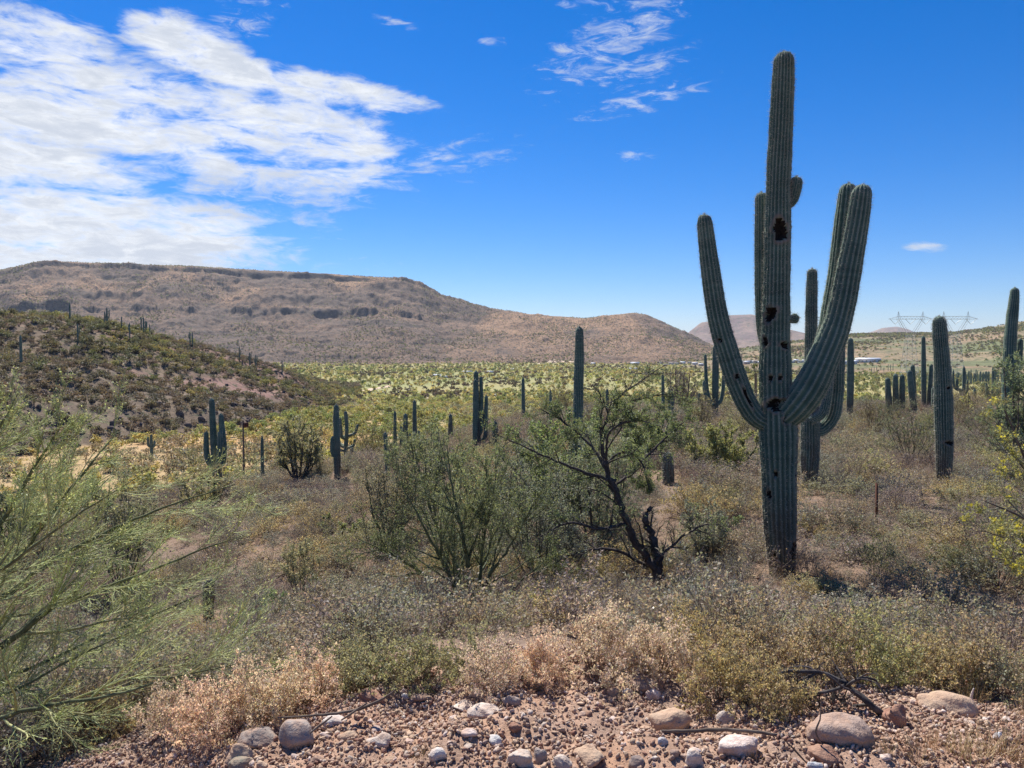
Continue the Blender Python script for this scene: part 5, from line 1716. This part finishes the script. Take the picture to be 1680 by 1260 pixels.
HB = [mesh_np('hill_rock', *rock(860 + k_, 1, .35, .7, (1, .9, .8)), simple_mat('hill_rock', (.075, .06, .055), (.16, .125, .11), 2.0, .95, .05)) for k_ in range(4)]
sc_ = .4 + 1.8 * rng.random(n) ** 2.2
stuff('hill_rocks', 'dark volcanic rocks strewn over the hill', HB, np.column_stack([P, zz]), rng.uniform(0, 6.28, (n, 3)), np.column_stack([sc_, sc_, sc_ * .8]), rng.integers(0, 4, n))

# ------------------------------------------------------------------ dry grass tufts
def tuft(seed, n_, L):
    rg = np.random.default_rng(seed)
    A_ = Acc()
    S = stems_from(rg, n_, .55, L, 4, .12, -.03, foot=.04)
    A_.add(*batch_tubes(S, np.repeat(np.linspace(.0014, .0005, 4)[None], n_, 0)), (.50, .35, .19), 0, .15, rg, 12)
    return A_.mesh('grass', [M_STEM])


TU = [tuft(40 + j, 46, .16) for j in range(4)]
for k_, (c, r, s_) in enumerate(((1505, 1245, 1.0), (1600, 1250, 1.2), (1640, 1240, 1.3), (1570, 1235, .9), (1665, 1255, 1.2), (1530, 1225, .7), (1450, 1235, .6), (690, 1245, .5), (1240, 1245, .5))):
    x, y, z = ground_hit(c, r, 1.5, 8)
    o = link('grass_tuft', TU[k_ % 4], None, (x, y, z), label='tuft of orange dry grass on the stony bank', category='grass', group='dry grass tufts on the bank')
    o.scale = (s_,) * 3
    o.rotation_euler = (0, 0, k_)
P = fan(5000, 3.9, 45)
zz, zn_, s_, col_, r_ = terrain(P[:, 0], P[:, 1])
w_ = fbm(P[:, 0] * .3, P[:, 1] * .3, 3, 305) > .02
P, zz, r_ = P[w_], zz[w_], r_[w_]
n = len(P)
sc_ = rng.uniform(.6, 1.5, n) * (1 + .02 * r_)
stuff('dry_grass', 'thin dry grass between the bushes', TU, np.column_stack([P, zz]), np.column_stack([np.zeros(n), np.zeros(n), rng.uniform(0, 6, n)]), np.column_stack([sc_] * 3), rng.integers(0, 4, n))

# ------------------------------------------------------------------ dead wood
def stick(name, label, rows, d, mat=M_WOOD, lift=0.0):
    S = spline(px_path(rows, d), .03)
    base = S[0, :3].copy(); base[2] = H(base[0], base[1])
    S[:, 2] += lift
    S[:, :3] += rng.normal(0, .12, (len(S), 3)) * S[:, 3:4]
    V, Q = batch_tubes((S[:, :3] - base)[None], S[:, 3][None], 7)
    return link(name, mesh_np(name, V, Q, mat, smooth=True), None, base, label=label, category='branch')


dB = ground_hit(1455, 1180, 1.5, 8)[1]
L = [px_path(r, dB) for r in (
    [(1456, 1178, 15), (1432, 1158, 14), (1400, 1133, 12, .05), (1372, 1116, 10, .08), (1340, 1103, 9, .08), (1290, 1101, 7, .06), (1244, 1108, 3, .05)],
    [(1390, 1126, 8, .05), (1408, 1114, 6), (1436, 1116, 5), (1452, 1140, 3.5), (1462, 1152, 2)],
    [(1284, 1102, 6, .05), (1276, 1112, 5), (1270, 1126, 3)], [(1385, 1124, 7, .05), (1355, 1136, 6), (1322, 1140, 4), (1300, 1150, 2)],
    [(1340, 1104, 6, .08), (1310, 1118, 5, .2), (1292, 1140, 3, .2)], [(1430, 1156, 8), (1400, 1160, 6, .1), (1360, 1172, 5, .1), (1315, 1190, 3, .1)])]
tree('dead_branch', 'arching dead black branch lying against the biggest boulder', (*L[0][0][:2], H(*L[0][0][:2])), L, simple_mat('charred_bark', (.035, .03, .03), (.13, .115, .105), 16, .9, .1, .006), (.09, .075, .07), (.1, .1, .1), 91,
     (7, .2, .98), (4, .2, 1), (0, 0, 0), ((.25, .5), (.3, .6), (.3, .6)), (-.03, -.03, 0), (.2, .2, .2), twr=(.003, .0016, .001), tw_mat=M_STEM, cat='branch')
for lab, rows, row_b in (('long driftwood stick lying across the gravel', [(1085, 1204, 5), (1130, 1204, 7), (1180, 1202, 8), (1235, 1205, 7), (1290, 1212, 6), (1335, 1216, 3)], 1212),
                         ('thin dark twig pile stem along the rim', [(455, 1182, 3), (520, 1178, 5), (570, 1172, 6), (600, 1164, 6), (630, 1150, 5), (648, 1137, 3)], 1182),
                         ('short driftwood twig crossing the rim pile', [(560, 1186, 3), (585, 1170, 5), (602, 1158, 3)], 1190), ('bundle twig beside the smooth grey boulder', [(500, 1215, 3), (525, 1195, 5), (545, 1180, 3)], 1216),
                         ('forked pale twig in front of the biggest boulder', [(1350, 1228, 2), (1338, 1205, 4), (1345, 1186, 3), (1348, 1150, 2)], 1228), ('pale twig slanting below the biggest boulder', [(1290, 1222, 2), (1308, 1240, 4), (1322, 1256, 3)], 1258)):
    dS = ground_hit(rows[len(rows) // 2][0], row_b, 1.5, 8)[1]
    stick('driftwood', lab, rows, dS - .02, M_WOOD, .012)
stick('white_stick', 'short bleached white stick standing by the half buried boulder', [(1601, 1160, 8), (1594, 1149, 5), (1594, 1140, 5), (1598, 1129, 2)], ground_hit(1598, 1160, 1.5, 9)[1], RM['white'])

# ------------------------------------------------------------------ posts
def box(w, d_, h, z0=0.0, cx=0.0, cy=0.0):
    V = np.array([[sx_ * w / 2 + cx, sy_ * d_ / 2 + cy, z] for z in (z0, z0 + h) for sy_ in (-1, 1) for sx_ in (-1, 1)])
    Q = np.array([[0, 2, 3, 1], [4, 5, 7, 6], [0, 1, 5, 4], [2, 6, 7, 3], [0, 4, 6, 2], [1, 3, 7, 5]])
    return V, Q


x, y, z = ground_hit(1439, 858, 5, 40)
t = thing('steel_stake', 'rusty steel stake standing in the scrub', 'post', (x, y, z))
hh = at_depth(1436, 793, y)[2] - z
V1, Q1 = box(.032, .008, hh + .2, -.2); V2, Q2 = box(.008, .03, hh + .2, -.2, 0, .0195)
o = link('flange', mesh_np('flange', V1, Q1, M_RUST), t); o2 = link('web', mesh_np('web', V2, Q2, M_RUST), t)
t.rotation_euler = (.0, -.03, .4)
x, y, z = ground_hit(397, 757, 20, 90)
y = min(y, 46); x = (397 - CX) / F * y; z = H(x, y)
t = thing('wooden_post', 'thin dark post with a small box near its top in the dry grass', 'post', (x, y, z))
hh = at_depth(396, 690, y)[2] - z
V, Q = batch_tubes(np.array([[[0, 0, -.3], [0, 0, hh * .5], [.01, 0, hh]]]), np.array([[.06, .055, .05]]), 8)
link('pole', mesh_np('pole', V, Q, M_WOOD, smooth=True), t)
V, Q = box(.26, .12, .3, hh - .42, .19)
link('box', mesh_np('box', V, Q, M_RUST), t)

# ------------------------------------------------------------------ pylons
M_STEEL = simple_mat('galvanised_steel', (.30, .32, .34), (.40, .42, .44), .5, .6, .4)
M_INS = simple_mat('insulator_glass', (.20, .22, .22), (.26, .28, .28), 2, .3, .5)


def bars(segs, th):
    P_ = np.array([[a, b] for a, b in segs], float)
    return batch_tubes(P_, np.full((len(segs), 2), th), 4)


def pylon(c, y, label):
    top_row, hw = 512, 36.5
    x = (c - CX) / F * y
    z = H(x, y)
    s = y / F
    t = thing('transmission_tower', label, 'pylon', (x, y, z))
    Zr = lambda r: at_depth(c, r, y)[2] - z
    zt, za, zb, zw, = Zr(511), Zr(519), Zr(523.5), Zr(551)
    D = 1.6
    wx = 20 * s
    # body: four legs to the waist
    bw, tw_ = 11 * s, 5.5 * s
    legs = [((sx_ * bw, sy_ * bw, -.5), (sx_ * tw_, sy_ * D, zw)) for sx_ in (-1, 1) for sy_ in (-1, 1)]
    for lg in legs:
        V, Q = bars([lg], .11); link('leg', mesh_np('leg', V, Q, M_STEEL), t)
    br = []
    N = 7
    for f in range(4):
        pair = [(0, 1), (2, 3), (0, 2), (1, 3)][f]
        for k_ in range(N):
            a0, b0 = np.array(legs[pair[0]]), np.array(legs[pair[1]])
            u0, u1 = k_ / N, (k_ + 1) / N
            pa0, pa1 = a0[0] + (a0[1] - a0[0]) * u0, a0[0] + (a0[1] - a0[0]) * u1
            pb0, pb1 = b0[0] + (b0[1] - b0[0]) * u0, b0[0] + (b0[1] - b0[0]) * u1
            br += [(pa0, pb1), (pb0, pa1), (pa1, pb1)]
    V, Q = bars(br, .06); link('lattice', mesh_np('lattice', V, Q, M_STEEL), t, kind='stuff')
    for sx_ in (-1, 1):                       # the two upper arms of the Y and their peaks
        sg = []
        for sy_ in (-1, 1):
            sg += [((sx_ * tw_ * .9, sy_ * D, zw), (sx_ * (wx + 1.5 * s), sy_ * D * .7, zb)), ((sx_ * tw_ * .2, sy_ * D, zw), (sx_ * (wx - 2.5 * s), sy_ * D * .7, zb)),
                   ((sx_ * (wx + 1.5 * s), sy_ * D * .7, zb), (sx_ * wx, 0, zt)), ((sx_ * (wx - 2.5 * s), sy_ * D * .7, zb), (sx_ * wx, 0, zt))]
        V, Q = bars(sg, .085); o_ = link('upper_arm', mesh_np('upper_arm', V, Q, M_STEEL), t)
        zz_ = []
        for k_ in range(8):
            f0, f1 = k_ / 8, (k_ + 1) / 8
            A0 = np.array([sx_ * (tw_ * .9 * (1 - f0) + (wx + 1.5 * s) * f0), D * .8, zw + (zb - zw) * f0]); B1 = np.array([sx_ * (tw_ * .2 * (1 - f1) + (wx - 2.5 * s) * f1), -D * .8, zw + (zb - zw) * f1])
            zz_.append((A0, B1))
        V, Q = bars(zz_, .05); link('lattice', mesh_np('lattice', V, Q, M_STEEL), o_, kind='stuff')
    W2 = hw * s
    sg = []
    for sy_ in (-1, 1):
        sg += [((-W2, 0, zb), (W2, 0, zb + .01 * sy_)), ((-W2, 0, zb), (-wx, sy_ * D * .7, za)), ((-wx, sy_ * D * .7, za), (wx, sy_ * D * .7, za)), ((wx, sy_ * D * .7, za), (W2, 0, zb)), ((-W2, 0, zb), (-wx, sy_ * D, zb)), ((-wx, sy_ * D, zb), (wx, sy_ * D, zb)), ((wx, sy_ * D, zb), (W2, 0, zb))]
    V, Q = bars(sg, .085); o_ = link('crossarm', mesh_np('crossarm', V, Q, M_STEEL), t)
    sg = []
    for k_ in range(16):
        x0, x1 = -wx + 2 * wx * k_ / 16, -wx + 2 * wx * (k_ + 1) / 16
        sg.append(((x0, D * .7, zb if k_ % 2 else za), (x1, -D * .7, za if k_ % 2 else zb)))
    V, Q = bars(sg, .05); link('lattice', mesh_np('lattice', V, Q, M_STEEL), o_, kind='stuff')
    for cx_ in (-25 * s, 0, 25 * s):
        h_ = 8.5 * s
        V, Q = bars([((cx_ - 8.5 * s, 0, zb), (cx_, 0, zb - h_)), ((cx_ + 8.5 * s, 0, zb), (cx_, 0, zb - h_))], .13)
        link('insulator', mesh_np('insulator', V, Q, M_INS), t)


pylon(1492, 520, 'lattice transmission tower nearer the purple butte')
pylon(1566, 535, 'lattice transmission tower nearer the red roofed building')

# ------------------------------------------------------------------ far buildings
M_WALLW = simple_mat('white_render', (.72, .70, .66), (.80, .79, .76), .3, .9, .1)
M_WALLT = simple_mat('tan_render', (.50, .40, .30), (.58, .48, .38), .3, .9, .1)
M_ROOFW = simple_mat('pale_metal_roof', (.62, .63, .65), (.72, .73, .75), .2, .5, .4)
M_ROOFR = simple_mat('red_tile_roof', (.42, .13, .08), (.50, .18, .11), .4, .85, .15)
M_ROOFG = simple_mat('grey_shingle_roof', (.28, .26, .25), (.36, .33, .31), .4, .85, .15)
M_GLASS = simple_mat('dark_window', (.03, .035, .04), (.05, .055, .06), .5, .15, .6)


def house(c, row, wpx, hpx, wall, roof, label, group=None, deep=.6, arched=False, name='house', ydist=None):
    if ydist is None:
        x, y, z = ground_hit(c, row)
        y = min(y, 1100)
    else:
        y = ydist
    x = (c - CX) / F * y
    z = H(x, y)
    w, h = wpx * y / F, hpx * y / F
    dd = max(6.0, w * deep)
    hr = h * .38
    t = thing(name, label, 'building', (x, y, z), group)
    t.rotation_euler = (0, 0, random.uniform(-.25, .25))
    V, Q = box(w, dd, h - hr + .8, -.8)
    link('wall', mesh_np('wall', V, Q, wall), t)
    ov = .4
    if arched:
        a = np.linspace(0, math.pi, 9)
        ring = np.stack([np.cos(a) * (dd / 2 + ov), h - hr + np.sin(a) * hr], 1)
    else:
        ring = np.array([[dd / 2 + ov, h - hr + .02], [0, h], [-dd / 2 - ov, h - hr + .02], [0, h - hr - .12]])
    m_ = len(ring)
    V = np.vstack([np.column_stack([np.full(m_, sx_ * (w / 2 + ov)), ring[:, 0], ring[:, 1]]) for sx_ in (-1, 1)])
    Q = [np.array([[i, (i + 1) % m_, (i + 1) % m_ + m_, i + m_] for i in range(m_)])]
    caps = [np.array([list(range(m_))[::-1]]), np.array([list(range(m_, 2 * m_))])]
    link('roof', mesh_np('roof', V, Q + caps, roof), t)
    nw = max(2, min(6, int(w / 4)))
    for i in range(nw):
        cx_ = -w / 2 + w * (i + .5) / nw
        if i == nw // 2:
            V, Q = box(1.1, .1, min(2.1, (h - hr) * .85), .0, cx_, -dd / 2 - .05); link('door', mesh_np('door', V, Q, M_ROOFG), t)
        else:
            V, Q = box(1.5, .1, (h - hr) * .36, (h - hr) * .42, cx_, -dd / 2 - .05); link('window', mesh_np('window', V, Q, M_GLASS), t)
    return t


HS = [(717, 618, 10, 4, 'w', 'white flat house beside the pale dirt track'), (730, 620, 12, 3.5, 'w', 'low white shed next to the flat house by the track'), (767, 612, 14, 3.5, 'w', 'low white house at the foot of the mesa by itself'),
      (803, 612, 15, 3.5, 'w', 'long low white house at the mesa foot'), (843, 608, 12, 4, 'w', 'white house below the mesa near the slim saguaro pole'), (973, 599, 6, 4, 'w', 'tiny white cabin beside the slender saguaro'), (1042, 599, 14, 5, 'w', 'white house with pale roof among green trees'), (1040, 607, 14, 3.5, 'w', 'low pale shed in front of the white house among trees')]
for c, r, w_, h_, k_, lab in HS:
    house(c, r, w_, h_, M_WALLW, M_ROOFW, lab)
for k_ in range(24):
    c = [1083, 1092, 1101, 1110, 1120, 1131, 1140, 1150, 1216, 1222, 1228, 1234, 1240, 1247, 1299, 1306, 1313, 1320, 1326, 1334, 1212, 1225, 1395, 1404][k_]
    r = 600 + random.uniform(-3, 2) - (4 if c > 1200 else 0)
    house(c, r, random.uniform(5, 9), random.uniform(3.5, 5), random.choice([M_WALLW, M_WALLW, M_WALLT]), random.choice([M_ROOFW, M_ROOFW, M_ROOFG]), 'small pale house in the far valley town', 'houses of the far town')
house(1424, 595, 34, 8, M_WALLW, M_ROOFW, 'long white hall with a curved roof', None, .5, True, 'hall')
house(1394, 598, 20, 6, M_WALLW, M_ROOFW, 'flat white building beside the curved roof hall', None, .5, False, 'hall')
house(1597, 546, 26, 6, M_WALLT, M_ROOFR, 'red roofed house on the skyline ridge', None, .5, False, 'house', 1440)
house(1635, 541, 20, 4, M_WALLT, M_ROOFG, 'pale house on the skyline ridge above the saguaro stand', None, .5, False, 'house', 1440)
house(1476, 645, 34, 5, M_WALLW, M_ROOFW, 'white trailer house seen between stubby saguaros', None, .2, False, 'trailer', 190)
house(1610, 650, 40, 4, M_WALLT, M_ROOFW, 'low tan shed beyond the stubby brown saguaro', None, .2, False, 'trailer', 190)

# ------------------------------------------------------------------ dirt track
def track(rows, width, label):
    pts = []
    for c, r in rows:
        x, y, z = ground_hit(c, r)
        pts.append([x, y])
    S = spline(np.column_stack([np.array(pts), np.zeros(len(pts))]), 4.0)[:, :2]
    T = unit(np.gradient(S, axis=0)); Nn = np.column_stack([-T[:, 1], T[:, 0]])
    V = []
    for o_ in (-.5, 0, .5):
        p = S + Nn * width * o_
        V.append(np.column_stack([p, terrain(p[:, 0], p[:, 1])[0] + .10]))
    V = np.stack(V, 1).reshape(-1, 3)
    i = np.arange(len(S) * 3).reshape(-1, 3)
    Q = np.vstack([np.stack([i[:-1, k_], i[:-1, k_ + 1], i[1:, k_ + 1], i[1:, k_]], -1) for k_ in (0, 1)])
    link('dirt_track', mesh_np('dirt_track', V, Q, simple_mat('dirt_track', (.50, .38, .27), (.58, .46, .34), .4, .95, .05), smooth=True), kind='structure', label=label)


track([(596, 643), (615, 638), (648, 632)], 5, 'pale dirt track at the foot of the hill')
track([(880, 597), (915, 594), (948, 593)], 16, 'bare orange clearing at the mesa foot')

# ------------------------------------------------------------------ haze
zmin, zmax = float(GZ.min()) - 1.5, float(GZ.max()) + 12
V, Q = box(20000, 20000, zmax - zmin, zmin)
m, nt, o = new_mat('haze')
vs = nt.nodes.new('ShaderNodeVolumePrincipled')
vs.inputs['Color'].default_value = (.80, .88, 1.0, 1)
vs.inputs['Density'].default_value = HAZE
vs.inputs['Anisotropy'].default_value = 0.2
nt.links.new(vs.outputs[0], o.inputs['Volume'])
if HAZE > 0:
    link('haze', mesh_np('haze', V, Q, m), kind='stuff', label='thin pale haze in the air')
